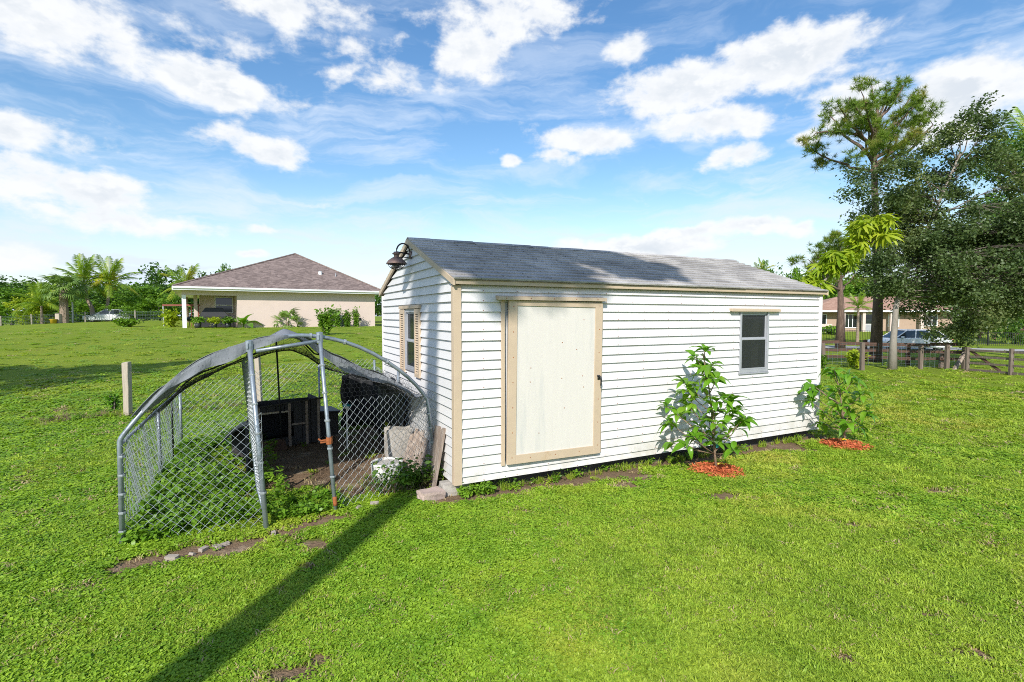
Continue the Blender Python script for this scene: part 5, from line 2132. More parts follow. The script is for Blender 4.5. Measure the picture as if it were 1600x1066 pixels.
# --- background trees: a few grown individually, each copy with its own proportions
def bush_meshes(seed, leaf, bark, dense=5200, L=.21, W=.12):
    g = np.random.default_rng(seed)
    ell = [(g.normal() * .06, g.normal() * .06, .52 + g.normal() * .04, .46, .46, .40), (0, 0, .2, .44, .44, .2)]
    for _ in range(4):
        ell.append((g.normal() * .28, g.normal() * .28, .45 + g.random() * .35, .28, .28, .2))
    cl = clump_fill(ell, 52, .12, g, .5)
    k = 8.0
    cl = [(x * k, y * k, z * k, r * k) for x, y, z, r in cl]
    t = leafy_tree('tree', None, None, (0, 0, 0), [(0, 0, -.2), (.1, 0, 1.6), (-.1, .1, 3.4), (0, 0, 5.6)], .18, cl, dense, L, W, bark, leaf, seed, twig=False)
    ms = {c.name.split('.')[0]: c.data for c in t.children}
    for c in list(t.children):
        bpy.data.objects.remove(c)
    bpy.data.objects.remove(t)
    return ms


PROTO = {k: [bush_meshes(60 + i * 7 + j, M[k], M['bark']) for j in range(3)] for i, k in enumerate(('darkleaf', 'midleaf', 'limeleaf'))}


def bg_tree(px, top, y, wpx, kind, label, seed, group, bottom=None, cat='tree', name='broadleaf_tree'):
    g = random.Random(seed)
    p = AT(px, 500, y)
    z = TZ(p.x, y)
    h = HC + (493.3 - top) / F_PX * y - z
    w = wpx / F_PX * y
    t = thing(name, label, cat, (p.x, y, z), g.uniform(0, 6.28), group)
    t.scale = (w / 8.3, w / 8.3, h / 7.4)
    ms = PROTO[kind][g.randrange(3)]
    for nm in ('trunk', 'crown'):
        link(nm, ms[nm], t)
    return t


gl1 = 'trees along the back of the left lawn'
for i, (px, top, y, w, kind, lab) in enumerate((
        (18, 452, 62, 95, 'midleaf', 'bright bushy tree at the left edge behind the wire fence'),
        (-30, 440, 66, 100, 'darkleaf', 'dark tree at the extreme left edge of the lawn'),
        (62, 443, 80, 120, 'darkleaf', 'dark tree behind the cabbage palm'),
        (58, 462, 60, 60, 'limeleaf', 'yellowish bush left of the cabbage palm'),
        (120, 448, 74, 110, 'darkleaf', 'dark tree behind the leaning coconut palm'),
        (190, 445, 72, 90, 'darkleaf', 'dark tree just right of the upright coconut palm'),
        (225, 448, 66, 80, 'midleaf', 'leafy tree halfway between the upright palm and the pergola'),
        (250, 462, 60, 60, 'midleaf', 'lower green tree standing left of the red pergola'),
        (285, 424, 78, 100, 'darkleaf', 'dark rounded tree rising behind the patio roof corner'),
        (330, 428, 80, 80, 'darkleaf', 'dark treetop over the left slope of the house roof'),
        (352, 416, 86, 26, 'midleaf', 'small pointed treetop peeping over the house roof'),
        (212, 478, 58, 50, 'midleaf', 'low bush right of the parked white car'),
        (150, 470, 66, 70, 'midleaf', 'green bush behind the parked white car'))):
    bg_tree(px, top, y, w, kind, lab, 100 + i, gl1)
# far treeline, reads as one mass
def treeline(label, x0, x1, y, top0, top1, n, seed, leaf):
    g = np.random.default_rng(seed)
    m = n * 500
    xs = x0 + (x1 - x0) * g.random(m)
    hh_ = (top0 + (top1 - top0) * vnoise(xs, xs * 0 + seed, .12, 3)) * (.35 + .65 * g.random(m) ** .6)
    C = np.stack([xs, y + g.normal(size=m) * 3, terrain(xs, np.full(m, y)) + hh_], -1)
    V, Fc = leaf_quads(C, .42, .26, g, .4)
    tag(link('treeline', npmesh('treeline', V, Fc, leaf)), label, 'treeline', None, 'stuff')


treeline('far dark treeline behind the left lawn', -190, -30, 118, 5.0, 11.0, 46, 1, M['darkleaf'])
treeline('far dark treeline behind the right hand houses', 20, 190, 122, 6.0, 13.0, 46, 2, M['darkleaf'])
treeline('far treeline low behind the shed', -40, 40, 135, 2.5, 6.5, 22, 3, M['darkleaf'])

gr1 = 'trees behind the right hand house'
for i, (px, top, y, w, kind, lab) in enumerate((
        (1212, 424, 48, 60, 'darkleaf', 'dark tree over the far end of the shed roof'),
        (1248, 422, 52, 60, 'midleaf', 'green tree just beyond the shed roof end'),
        (1285, 440, 88, 90, 'midleaf', 'green tree behind the left end of the terracotta roofed house'),
        (1350, 430, 90, 100, 'midleaf', 'green tree behind the middle of the terracotta roofed house'),
        (1430, 420, 92, 120, 'darkleaf', 'dark tree behind the right end of the terracotta roofed house'),
        (1545, 400, 70, 130, 'darkleaf', 'large dark tree behind the blue cover on the right'),
        (1610, 390, 62, 120, 'midleaf', 'large green tree at the right edge behind the black fence'),
        (1585, 440, 46, 70, 'darkleaf', 'dark low tree at the right edge beside the palm'))):
    bg_tree(px, top, y, w, kind, lab, 200 + i, gr1)
b = A_base(1188, 520, 62)
tp = AT(1188, 428, 62) - b
palm('small palm top rising over the shed roof', b, [(0, 0, -.1), (0, 0, tp.z)], .17, 14, .62, 15, M['palmbark'])
b = A_base(292, 505, 52)
tp = AT(290, 452, 52) - b
palm('palm with yellowing fronds behind the patio corner', b, [(0, 0, -.1), (0, 0, tp.z)], .18, 16, .85, 17, M['palmbark'])
b = A_base(66, 508, 58)
tp = AT(64, 478, 58) - b
palm('low clumping palm with yellow fronds left of the cabbage palm', b, [(0, 0, -.1), (0, 0, tp.z)], .15, 18, .95, 18, M['palmbark'])
b = A_base(1340, 520, 46)
tp = AT(1340, 482, 46) - b
palm('small palm before the terracotta roofed house', b, [(0, 0, -.1), (0, 0, tp.z)], .12, 12, .55, 19, M['palmbark'])


# --- shrubs and bedding round the house and fences
def shrub(px, py, wpx, hpx, kind, label, seed, group=None, L=.07, W=.04, n=500, cat='shrub', y=None, upright=False):
    g = np.random.default_rng(seed)
    b = G(px, py) if y is None else A_base(px, py, y)
    k = b.y / F_PX
    w, h = wpx * k, hpx * k
    t = thing('shrub', label, cat, b, 0, group)
    mb = MB()
    C = []
    for i in range(14):
        a, d = g.random() * 6.283, math.sqrt(g.random()) * w * .42
        tip = Vector((d * math.cos(a), d * math.sin(a) * .8, h * (.55 + .4 * g.random()) * (1 - .25 * (d / w) ** 2)))
        mb.tube([(tip.x * .15, tip.y * .15, -.03), tip * .55, tip], [.012, .010, .005], 4, cap=False)
        m = n // 14
        f = g.random(m) ** .5 if not upright else g.random(m)
        C.append(np.outer(f, np.array(tip)) + g.normal(size=(m, 3)) * np.array([w * .10, w * .10, h * .08]))
    mb.build('stems', M['bark'], t)
    C = np.concatenate(C)
    C[:, 2] = np.abs(C[:, 2]) + .01
    V, Fc = leaf_quads(C, L, W, g, .5)
    link('leaves', npmesh('leaves', V, Fc, M[kind]), t)
    return t


shrub(1336, 575, 34, 30, 'limeleaf', 'round yellow green shrub before the wooden fence post', 1, L=.075, W=.03, n=700)
shrub(1283, 577, 22, 22, 'midleaf', 'small green shrub at the foot of the first fence post', 2, L=.06, n=300)
shrub(178, 646, 26, 34, 'weed', 'leafy weed growing left of the old fence post', 3, L=.05, W=.022, n=170, cat='weed')
shrub(609, 706, 30, 46, 'limeleaf', 'bright leafy sapling inside the kennel behind the white pot', 5, L=.045, W=.028, n=150, cat='sapling', upright=True)
shrub(268, 511, 34, 28, 'limeleaf', 'bright shrub left of the patio post', 6, L=.14, W=.09, n=500)
shrub(510, 524, 30, 44, 'midleaf', 'tall leafy shrub on the lawn before the house wall', 7, L=.12, W=.06, n=700, y=30)
for i, (px, w) in enumerate(((512, 22), (528, 18), (543, 18), (557, 16))):
    shrub(px, 511, w, 27 + (i % 2) * 4, 'midleaf', ['feathery hedge plant leftmost at the house wall', 'feathery hedge plant covering the air conditioner left side', 'feathery hedge plant covering the air conditioner right side', 'feathery hedge plant rightmost by the wall outlet'][i], 30 + i, 'hedge plants at the house wall', L=.11, W=.03, n=1000, upright=True, y=40.6 + i * .5)
shrub(197, 511, 40, 14, 'midleaf', 'low ground shrub right of the parked car', 40, L=.16, W=.10, n=300)
shrub(1300, 528, 40, 14, 'midleaf', 'low hedge before the terracotta roofed house', 41, L=.2, W=.12, n=300, y=56)

# --- trees behind the photographer, real ones, whose shade falls into the picture
pb_ = Vector((-3.10, -3.5, 0))
_h = Vector((SUN_DIR.x, SUN_DIR.y, 0)) / -SUN_DIR.z


def shade_from(p, z, base):
    """Local spot at height z whose shadow falls on the world point p."""
    q = Vector(p) - _h * (z - p[2])
    return (q.x - base.x, q.y - base.y, z - base.z)


cl = []
gsh = np.random.default_rng(14)
for (u_, v_, r_) in ((.25, .7, .38), (.35, 1.35, .42), (.9, .75, .46), (1.4, 1.2, .44), (.9, 1.6, .46), (1.65, .65, .32), (.5, .2, .3), (1.1, .15, .3), (2.75, .3, .26), (2.75, .9, .34), (3.2, 1.25, .36), (2.7, 1.5, .32), (3.35, .6, .22)):
    w_ = SH_O + SH_U * u_ + SH_V * v_
    x, y, z = shade_from((w_.x, w_.y, 2.3 + .35 * v_), 10.4 + gsh.random() * 1.6, pb_)
    cl.append((x, y, z, r_))
leafy_tree('shade_tree', 'tall slender tree out of view whose shade falls on the shed roof', 'tree', grounded(pb_), [(0, 0, -.1), (0, 0, 4), (0, -.1, 8.2), (.05, -.2, 9.6), (.5, -1.0, 11.0)], .165, cl, 21000, .10, .06, M['bark'], M['darkleaf'], 15, r1=.8, low=.95)
P0, P1 = G(0, 618), G(200, 584)
bb = Vector((P0.x, P0.y, 0)) - Vector((SUN_DIR.x, SUN_DIR.y, 0)).normalized() * 9.0
cl = []
for (px, py, r_) in ((20, 588, .8), (70, 584, .8), (120, 580, .75), (160, 577, .7), (205, 574, .65), (250, 570, .5), (285, 567, .35), (40, 600, .6), (0, 578, .9), (-60, 590, 1.0), (90, 596, .45)):
    p = G(px, py)
    cl.append((*shade_from(p, 9.0 + .8 * gsh.random(), bb), r_))
leafy_tree('shade_tree', 'broad tree out of view whose shade crosses the left lawn', 'tree', grounded(bb), [(0, 0, -.1), (0, 0, 3), (.0, 0, 6), (0, 0, 10.0)], .12, cl, 16000, .12, .07, M['bark'], M['darkleaf'], 12, r1=.6)
# ------------------------------------------------------------------ neighbouring house on its raised pad
M['stucco'] = mat('pale_pink_stucco', (.625, .505, .45), .9, .06, 1.2, .1, 60, col2=(.56, .46, .41), c2range=(.55, .8), c2scale=.8)
M['stucco2'] = mat('tan_stucco', (.40, .29, .22), .9, .1, 3, .3, 60)
M['whitetrim'] = mat('white_fascia', (.78, .79, .80), .5, .04, 3)
M['cover'] = mat('charcoal_cover', (.034, .035, .040), .75, .3, 4, .4, 12)
M['darkglass'] = mat('dark_window', (.012, .018, .018), .06, .3, 2, spec=.8)


def roofmat(name, c1, c2, c3):
    m = bpy.data.materials.new(name)
    m.use_nodes = True
    T = NT(m.node_tree)
    p = T.n['Principled BSDF']
    co = T.node('ShaderNodeTexCoord').outputs['Object']
    vo = T.node('ShaderNodeTexVoronoi')
    vo.inputs['Scale'].default_value = 1.0
    T.l.new(T.vec('MULTIPLY', co, (3.2, 3.2, 9.0)), vo.inputs['Vector'])
    sp = T.node('ShaderNodeSeparateColor')
    T.l.new(vo.outputs['Color'], sp.inputs[0])
    c = T.mix(sp.outputs[0], c1, c2)
    c = T.mix(T.maprange(T.noise(co, 5.0, 5.0, .7), .5, .7), c, c3)
    T.l.new(c, p.inputs['Base Color'])
    p.inputs['Roughness'].default_value = .95
    b = T.node('ShaderNodeBump')
    b.inputs['Strength'].default_value = .5
    b.inputs['Distance'].default_value = .03
    T.l.new(sp.outputs[1], b.inputs['Height'])
    T.l.new(b.outputs[0], p.inputs['Normal'])
    return m


M['roof1'] = roofmat('brown_roof_shingle', (.135, .10, .09), (.25, .19, .17), (.11, .08, .07))
M['roof2'] = roofmat('terracotta_roof', (.30, .17, .12), (.40, .25, .185), (.23, .13, .09))

HZ = 1.0
house = thing('stucco_house', 'single storey pink stucco house with brown hip roof and covered patio', 'house', (HS_O[0], HS_O[1], HZ), math.atan2(HS_U[1], HS_U[0]))
HWD, HDP, EZ1 = 15.0, 22.0, 2.93
AP1, AP2, RH = (9.0, 6.2), (9.0, 15.5), 3.5


def hip_roof(w, d, z, a1, a2, h, ov, m, parent):
    mb = MB()
    t = .10
    lo = [(-ov * 0, 0, z), (w, 0, z), (w, d, z), (0, d, z)]
    up = [(x, y, z + t) for x, y, _ in lo]
    p1, p2 = (a1[0], a1[1], z + t + h), (a2[0], a2[1], z + t + h)
    mb.add(lo + up + [p1, p2], [(3, 2, 1, 0), (0, 1, 5, 4), (1, 2, 6, 5), (2, 3, 7, 6), (3, 0, 4, 7), (4, 5, 8), (5, 6, 9, 8), (6, 7, 9), (7, 4, 8, 9)])
    return mb.build('roof', m, parent)


rf = hip_roof(HWD, HDP, EZ1, AP1, AP2, RH - .1, 0, M['roof1'], house)
hips = MB()
for a, b in (((0, 0, EZ1 + .12), (AP1[0], AP1[1], EZ1 + RH + .02)), ((HWD, 0, EZ1 + .12), (AP1[0], AP1[1], EZ1 + RH + .02)), ((AP1[0], AP1[1], EZ1 + RH + .02), (AP2[0], AP2[1], EZ1 + RH + .02))):
    hips.tube([a, b], .07, 5)
hips.build('ridge_cap', M['roof1'], rf)


def on_roof(a):
    s = 5.0 / 22


for (x, y, r_, m) in ((10.4, 2.6, .16, 'whitetrim'), (11.6, 2.3, .05, 'alu')):
    z = EZ1 + .1 + (RH - .1) * y / AP1[1]
    MB().lathe([(r_, -.1), (r_, .16), (r_ * 1.25, .2), (0, .26)], 10, (x, y, z)).build('roof_vent', M[m], rf)
f = MB()
f.box(-.03, HWD + .03, -.05, -.002, EZ1 - .18, EZ1 + .08)
f.box(-.05, -.002, .0, HDP, EZ1 - .18, EZ1 + .08)
f.box(HWD + .002, HWD + .05, .0, HDP, EZ1 - .18, EZ1 + .08)
f.build('fascia', M['whitetrim'], house)
MB().box(-.04, HWD + .04, -.15, -.052, EZ1 - .05, EZ1 + .07).build('gutter', M['whitetrim'], house)
MB().box(.002, HWD - .002, .002, HDP - .002, EZ1 - .14, EZ1 - .10).build('soffit', M['whitetrim'], house)
w = MB()
w.box(4.0, 14.45, .62, .85, -.6, EZ1 - .15)
w.box(14.22, 14.45, .852, 21, -.6, EZ1 - .15)
w.box(4.0, 4.2, .852, 4.0, -.1, EZ1 - .15)
w.box(1.6, 2.62, 4.0, 4.2, -.1, EZ1 - .15)
w.box(3.9, 4.198, 4.002, 4.2, -.1, EZ1 - .15)
w.box(2.62, 3.9, 4.0, 4.2, -.1, 1.12)
w.box(2.62, 3.9, 4.0, 4.2, 2.42, EZ1 - .15)
w.box(1.6, 1.8, 4.2, 21, -.6, EZ1 - .15)
w.box(1.8, 14.2, 20.8, 21, -.6, EZ1 - .15)
w.build('wall', M['stucco'], house)
w = MB()
w.box(.5, 4.0, .64, .86, 2.42, EZ1 - .15)
w.box(.5, .72, .862, 4.2, 2.42, EZ1 - .15)
w.build('patio_beam', M['stucco'], house)
MB().box(.50, .76, .60, .90, -.2, 2.42).build('patio_post', M['whitetrim'], house)
MB().box(1.2, 1.45, 3.7, 3.95, -.2, EZ1 - .14).build('patio_post', M['stucco'], house)
MB().box(.3, 4.0, .45, 4.0, -.6, .03).build('patio_slab', M['concrete'], house)
wn = thing('window', None, None, (2.62, 3.98, 1.12))
wn.parent = house
fr = MB()
fr.box(0, .07, -.03, .08, 0, 1.3)
fr.box(1.21, 1.28, -.03, .08, 0, 1.3)
fr.box(.0701, 1.2099, -.03, .08, 0, .07)
fr.box(.0701, 1.2099, -.03, .08, 1.23, 1.3)
fr.box(.0701, 1.2099, -.02, .08, .61, .68)
fr.build('window_frame', M['whitetrim'], wn)
for z0, z1 in ((.0701, .6099), (.6801, 1.2299)):
    MB().box(.0701, 1.2099, .02, .04, z0, z1).build('pane', M['darkglass'], wn)
MB().box(13.05, 13.25, .56, .619, .55, .75).build('wall_outlet', M['black'], house)


def HP(a, b, z=0.0):
    x, y = HS_O[0] + HS_U[0] * a + HS_N[0] * b, HS_O[1] + HS_U[1] * a + HS_N[1] * b
    return Vector((x, y, HZ + z))


def HT(a, b):
    p = HP(a, b)
    return Vector((p.x, p.y, TZ(p.x, p.y)))


HA = math.atan2(HS_U[1], HS_U[0])
gcov = thing('covered_grill', 'large barbecue grill under a charcoal cover on the patio', 'grill', HP(1.55, 1.5, .03), HA)
mb = MB()
mb.add([(0, 0, 0), (1.85, 0, 0), (1.85, .75, 0), (0, .75, 0), (-.03, -.03, .85), (1.95, -.03, .85), (1.95, .8, .85), (-.03, .8, .85), (.38, .1, 1.5), (1.5, .1, 1.5), (1.5, .65, 1.5), (.38, .65, 1.5)],
       [(3, 2, 1, 0), (0, 1, 5, 4), (1, 2, 6, 5), (2, 3, 7, 6), (3, 0, 4, 7), (4, 5, 9, 8), (5, 6, 10, 9), (6, 7, 11, 10), (7, 4, 8, 11), (8, 9, 10, 11)])
mb.build('cover', M['cover'], gcov, bevel=.05)
MB().box(-.02, 1.9, -.045, -.032, .78, .84).build('hem', M['cover'], gcov)
kt_ = thing('kettle_grill', 'small black kettle grill beside the patio posts', 'grill', HP(1.0, 1.2, .03), HA)
MB().lathe([(0, .45), (.2, .5), (.27, .62), (.27, .66), (.2, .80), (.05, .86), (0, .88)], 14).build('kettle', M['black'], kt_, smooth=True)
for k in range(3):
    a = k * 2.09
    MB().tube([(.1 * math.cos(a), .1 * math.sin(a), .52), (.26 * math.cos(a), .26 * math.sin(a), 0)], .02, 5).build('leg', M['black'], kt_)
kt2 = thing('patio_chair', 'dark round backed patio chair behind the potted plants by the wall', 'chair', HP(3.55, 1.3, .03), HA)
MB().box(-.25, .25, -.25, .25, .38, .45).build('seat', M['black'], kt2)
MB().tube([(-.26, .22, .42), (-.27, .27, .8), (-.1, .32, .95), (.1, .32, .95), (.27, .27, .8), (.26, .22, .42)], .05, 6).build('backrest', M['black'], kt2)
for sx in (-.22, .22):
    for sy in (-.22, .22):
        MB().tube([(sx, sy, .40), (sx * 1.1, sy * 1.1, 0)], .022, 5).build('leg', M['black'], kt2)
M['potblack'] = mat('dark_plastic_pot', (.03, .035, .04), .5, .2)
for i, a in enumerate((1.45, 2.45, 3.35)):
    g = np.random.default_rng(50 + i)
    t = thing('potted_plant', ['leftmost potted bush before the covered grill', 'middle potted bush before the covered grill', 'rightmost potted bush nearest the house wall corner'][i], 'potted plant', HP(a, .25, -.02) if False else HT(a, .2), 0, 'potted plants along the patio edge')
    MB().lathe([(0, 0), (.17, 0), (.23, .34), (.21, .34), (.19, .30), (0, .30)], 12).build('pot', M['potblack'], t, smooth=True)
    C = np.array([0, 0, .55]) + g.normal(size=(420, 3)) * np.array([.19, .19, .10])
    V, Fc = leaf_quads(C, .10, .05, g, .5)
    link('foliage', npmesh('foliage', V, Fc, M['midleaf' if i != 1 else 'limeleaf']), t)
# banana-like sapling and young fan palm by the wall
bp_ = thing('banana_plant', 'young banana plant with few broad leaves at the patio wall corner', 'plant', HT(4.35, .1))
for k in range(6):
    link('leaf', LEAVES[k % 4], bp_, (0, 0, .25), (0, -.9 + .18 * k, k * 2.4), (7, 9, 7))
MB().tube([(0, 0, -.1), (0, 0, .45)], [.05, .03], 6).build('stem', M['midleaf'], bp_)
fan_palm('young fan palm casting its shade on the pink house wall', HT(7.4, .0), .25, .08, 13, 8, .72)
MB_ac = thing('air_conditioner', 'grey outdoor air conditioner unit behind the feathery hedge', 'air conditioner', HT(10.9, .05), HA)
MB().box(0, .95, 0, .5, -.1, .95).build('case', M['alu'], MB_ac, bevel=.02)
lv = MB()
for k in range(9):
    lv.box(.06, .89, -.012, -.001, .08 + .09 * k, .12 + .09 * k)
tag(lv.build('louvres', M['galv'], MB_ac), kind='stuff')
# red-brown pergola frame
M['redpaint'] = mat('dark_red_timber', (.20, .06, .04), .8)
pg = A_base(256, 508, 42)
per = thing('pergola', 'rust red beam on thin posts left of the patio', 'pergola', pg)
MB().box(-.05, 3.0, -.06, .06, 1.66, 1.80).build('beam', M['redpaint'], per)
for x in (0, 2.9):
    MB().box(x - .04, x + .04, -.04, .04, -.2, 1.66).build('post', M['alu'] if x == 0 else M['redpaint'], per)
for x in (2.3, 2.62):
    MB().box(x - .02, x + .02, -.03, .03, -.2, 1.66).build('slat', M['redpaint'], per)


# ------------------------------------------------------------------ cars
def carmat(name, col):
    m = bpy.data.materials.new(name)
    m.use_nodes = True
    p = m.node_tree.nodes['Principled BSDF']
    p.inputs['Base Color'].default_value = (*col, 1)
    p.inputs['Roughness'].default_value = .28
    p.inputs['Coat Weight'].default_value = .6
    p.inputs['Coat Roughness'].default_value = .05
    return m


M['carwhite'] = carmat('white_car_paint', (.72, .73, .75))
M['tyre'] = mat('tyre_rubber', (.02, .02, .02), .85)
M['rim'] = mat('alloy_rim', (.45, .45, .47), .3, .1, metal=.7)
M['redlens'] = mat('red_lens', (.45, .02, .02), .2)
M['clearlens'] = mat('clear_lens', (.7, .72, .75), .15)


def car(label, base, rz, L, H, W, group=None):
    t = thing('parked_car', label, 'car', base, rz, group)
    belt = H * .60
    side = [(0, .30), (.02, .55), (.10, .68), (.9, .80), (1.25, belt + .02), (L - .25, belt + .06), (L - .05, belt - .05), (L, .62), (L - .02, .30), (L - .4, .22), (.35, .22)]
    mb = MB()
    ys = [(-W / 2, .965, .03), (-W / 2 + .09, 1.0, 0), (W / 2 - .09, 1.0, 0), (W / 2, .965, .03)]
    n = len(side)
    vs = []
    for (y, s, ins) in ys:
        for (x, z) in side:
            vs.append((L / 2 + (x - L / 2) * (1 - ins), y, .22 + (z - .22) * s if z > .5 else z))
    fs = []
    for i in range(3):
        for k in range(n):
            k2 = (k + 1) % n
            fs.append((i * n + k, (i + 1) * n + k, (i + 1) * n + k2, i * n + k2))
    fs.append(tuple(range(n)))
    fs.append(tuple(3 * n + k for k in range(n - 1, -1, -1)))
    mb.add(vs, fs)
    mb.build('body', M['carwhite'], t, bevel=.03)
    # greenhouse: glass block with roof skin and pillars in body colour
    gx = [(1.15, belt), (1.95, H - .07), (L - 1.0, H - .06), (L - .25, belt + .04)]
    wi, wo = W / 2 - .20, W / 2 - .06
    gv = []
    for sgn in (-1, 1):
        for (x, z) in gx:
            gv.append((x, sgn * (wo if z < H - .2 else wi), z))
    MB().add(gv, [(0, 1, 2, 3), (7, 6, 5, 4), (0, 4, 5, 1), (1, 5, 6, 2), (2, 6, 7, 3), (3, 7, 4, 0)]).build('windows', M['darkglass'], t)
    rb = MB()
    rb.add([(1.88, -wi - .01, H - .07), (L - .95, -wi - .01, H - .055), (L - .95, wi + .01, H - .055), (1.88, wi + .01, H - .07), (2.1, -wi + .1, H), (L - 1.2, -wi + .1, H), (L - 1.2, wi - .1, H), (2.1, wi - .1, H)],
           [(3, 2, 1, 0), (4, 5, 6, 7), (0, 1, 5, 4), (1, 2, 6, 5), (2, 3, 7, 6), (3, 0, 4, 7)])
    rb.build('roof', M['carwhite'], t, smooth=False)
    pl_ = MB()
    for sgn in (-1, 1):
        for (xa, xb) in ((1.15, 1.95), (2.45, 2.55), (3.35, 3.40), (L - .25, L - 1.0)):
            pl_.tube([(xa, sgn * (wo + .005), belt), (xb, sgn * (wi + .005), H - .06)], .035, 5)
    pl_.build('pillars', M['carwhite'], t)
    for x in (.88, L - .95):
        for sgn in (-1, 1):
            Mx = Matrix.Rotation(math.pi / 2, 3, 'X')
            wh = MB().lathe([(.20, -.10), (.33, -.11), (.345, -.06), (.345, .06), (.33, .11), (.20, .10)], 20, (x, sgn * (W / 2 - .12), .345), Mx).build('wheel', M['tyre'], t, smooth=True)
            rm = MB().lathe([(.0, -.04), (.06, -.115), (.20, -.10), (.215, -.05), (.215, .05), (.20, .10), (.06, .115), (.0, .04)], 10, (x, sgn * (W / 2 - .12), .345), Mx)
            rm.build('rim', M['rim'], wh)
            MB().lathe([(.395, -.012), (.395, .012)], 20, (x, sgn * (W / 2 + .001), .36), Mx)
            ar = MB()
            ar.tube([(x + .39 * math.cos(a), sgn * (W / 2 - .005), .34 + .39 * math.sin(a)) for a in [math.pi * k / 10 for k in range(11)]], .035, 5)
            ar.build('wheel_arch', M['black'], t)
    for sgn in (-1, 1):
        MB().box(.01, .28, sgn * (W / 2 - .25) - .16, sgn * (W / 2 - .25) + .22 * (1 if sgn < 0 else 1) - .03, .58, .68).build('headlight', M['clearlens'], t, bevel=.02)
        MB().box(L - .16, L + .006, sgn * (W / 2 - .2) - .14, sgn * (W / 2 - .2) + .14, .66, .84).build('tail_light', M['redlens'], t, bevel=.02)
        MB().box(1.45, 1.62, sgn * (W / 2 + .06) - .07, sgn * (W / 2 + .06) + .07, belt + .0, belt + .13).build('mirror', M['carwhite'], t, bevel=.02)
        for x in (2.35, 3.3):
            MB().box(x, x + .18, sgn * (W / 2 - .005) - .012, sgn * (W / 2 - .005) + .012, belt - .16, belt - .12).build('door_handle', M['carwhite'], t)
        for x in (1.5, 2.5, 3.45):
            MB().box(x - .004, x + .004, sgn * (W / 2) - .002, sgn * (W / 2) + .002, .32, belt - .03).build('door_gap', M['black'], t)
    return t


cb = A_base(1361, 546, 37.5)
cb.z = TZ(cb.x + 2, cb.y) + .035
car('white estate car parked on the lane behind the oak and pine trunks', cb, R(-6), 4.95, 1.50, 1.86)
cb = A_base(134, 512, 56.5)
car('white car parked among bushes under the two coconut palms', cb, R(20), 4.4, 1.38, 1.75)

# ------------------------------------------------------------------ lane, fences and gate on the right
def lane():
    vs, fs = [], []
    n = 60
    m = bpy.data.materials.new('pale_lane')
    M['lane'] = mat('pale_gravel_lane', (.36, .345, .33), .95, .15, 3, .5, 60)
    for i in range(n + 1):
        t = i / n
        px = 1180 + 700 * t
        x0 = 14 + 42 * t
        yc = 44.5 - 14.5 * t + 1.2 * math.sin(t * 4)
        for k in range(5):
            y = yc + (k - 2) * .95
            vs.append((x0, y, TZ(x0, y) + .03 + .02 * (1 - abs(k - 2) / 2)))
    for i in range(n):
        for k in range(4):
            a = i * 5 + k
            fs.append((a, a + 5, a + 6, a + 1))
    mb = MB()
    mb.add(vs, fs)
    tag(mb.build('lane', M['lane'], None, True), kind='structure')


lane()


def fence_post(parent, base, p, h, w, m, lean=(0, 0), name='post'):
    q = Vector(p) - base
    mb = MB()
    mb.par(q + Vector((-w / 2, -w / 2, -.2)), (w, 0, 0), (0, w, 0), (lean[0], lean[1], h + .2))
    return mb.build(name, m, parent, bevel=.008)


fb0 = G(1275, 573)
fw = thing('wooden_fence', 'weathered brown rail and wire fence under the oak', 'fence', fb0)
FPX = [(1287, 574, .90, 'fencewood', (-.06, 0)), (1347, 579, .98, 'fencewood', (-.02, 0)), (1351, 566, .95, 'redwood', (0, 0)), (1418, 570, .8, 'redwood', (0, 0)), (1438, 577, .86, 'fencewood', (0, .0)), (1469, 575, .62, 'fencewood', (.07, 0)), (1479, 578, .90, 'fencewood', (0, 0)), (1506, 577, .80, 'fencewood', (.0, 0))]
fpts = []
for (x, y, h, m, ln) in FPX:
    p = G(x, y)
    fence_post(fw, fb0, p, h, .12, M[m], ln)
    fpts.append(p)
ra, rb_ = G(1268, 570), G(1506, 577)
for (z, th) in ((.86, .12), (.60, .11), (.34, .10)):
    n = 5
    for k in range(n):
        a, b = ra.lerp(rb_, k / n), ra.lerp(rb_, (k + 1) / n)
        d = b - a
        wv = random.uniform(-.02, .02)
        MB().par(a - fb0 + Vector((0, .08, z - th / 2 + wv)), d + Vector((0, 0, random.uniform(-.03, .03))) - d * .004, (0, .035, 0), (0, 0, th)).build('rail', M['redwood'], fw)
wm = MB()
for k in range(9):
    wm.tube([ra - fb0 + Vector((0, .06, .05 + k * .1)), rb_ - fb0 + Vector((0, .06, .05 + k * .1))], .004, 3, cap=False)
L_ = (rb_ - ra).length
for k in range(int(L_ / .15)):
    p = ra.lerp(rb_, k * .15 / L_) - fb0
    wm.tube([p + Vector((0, .055, .02)), p + Vector((0, .055, .88))], .003, 3, cap=False)
tag(wm.build('wire_mesh', M['galv'], fw), kind='stuff')
br0, br1 = G(1487, 578), G(1507, 577)
mb = MB()
mb.par(br0 - fb0 + Vector((0, -.06, -.05)), (.11, 0, 0), (0, .10, 0), (br1.x - br0.x, br1.y - br0.y, .78))
mb.build('brace', M['greywood'], fw)

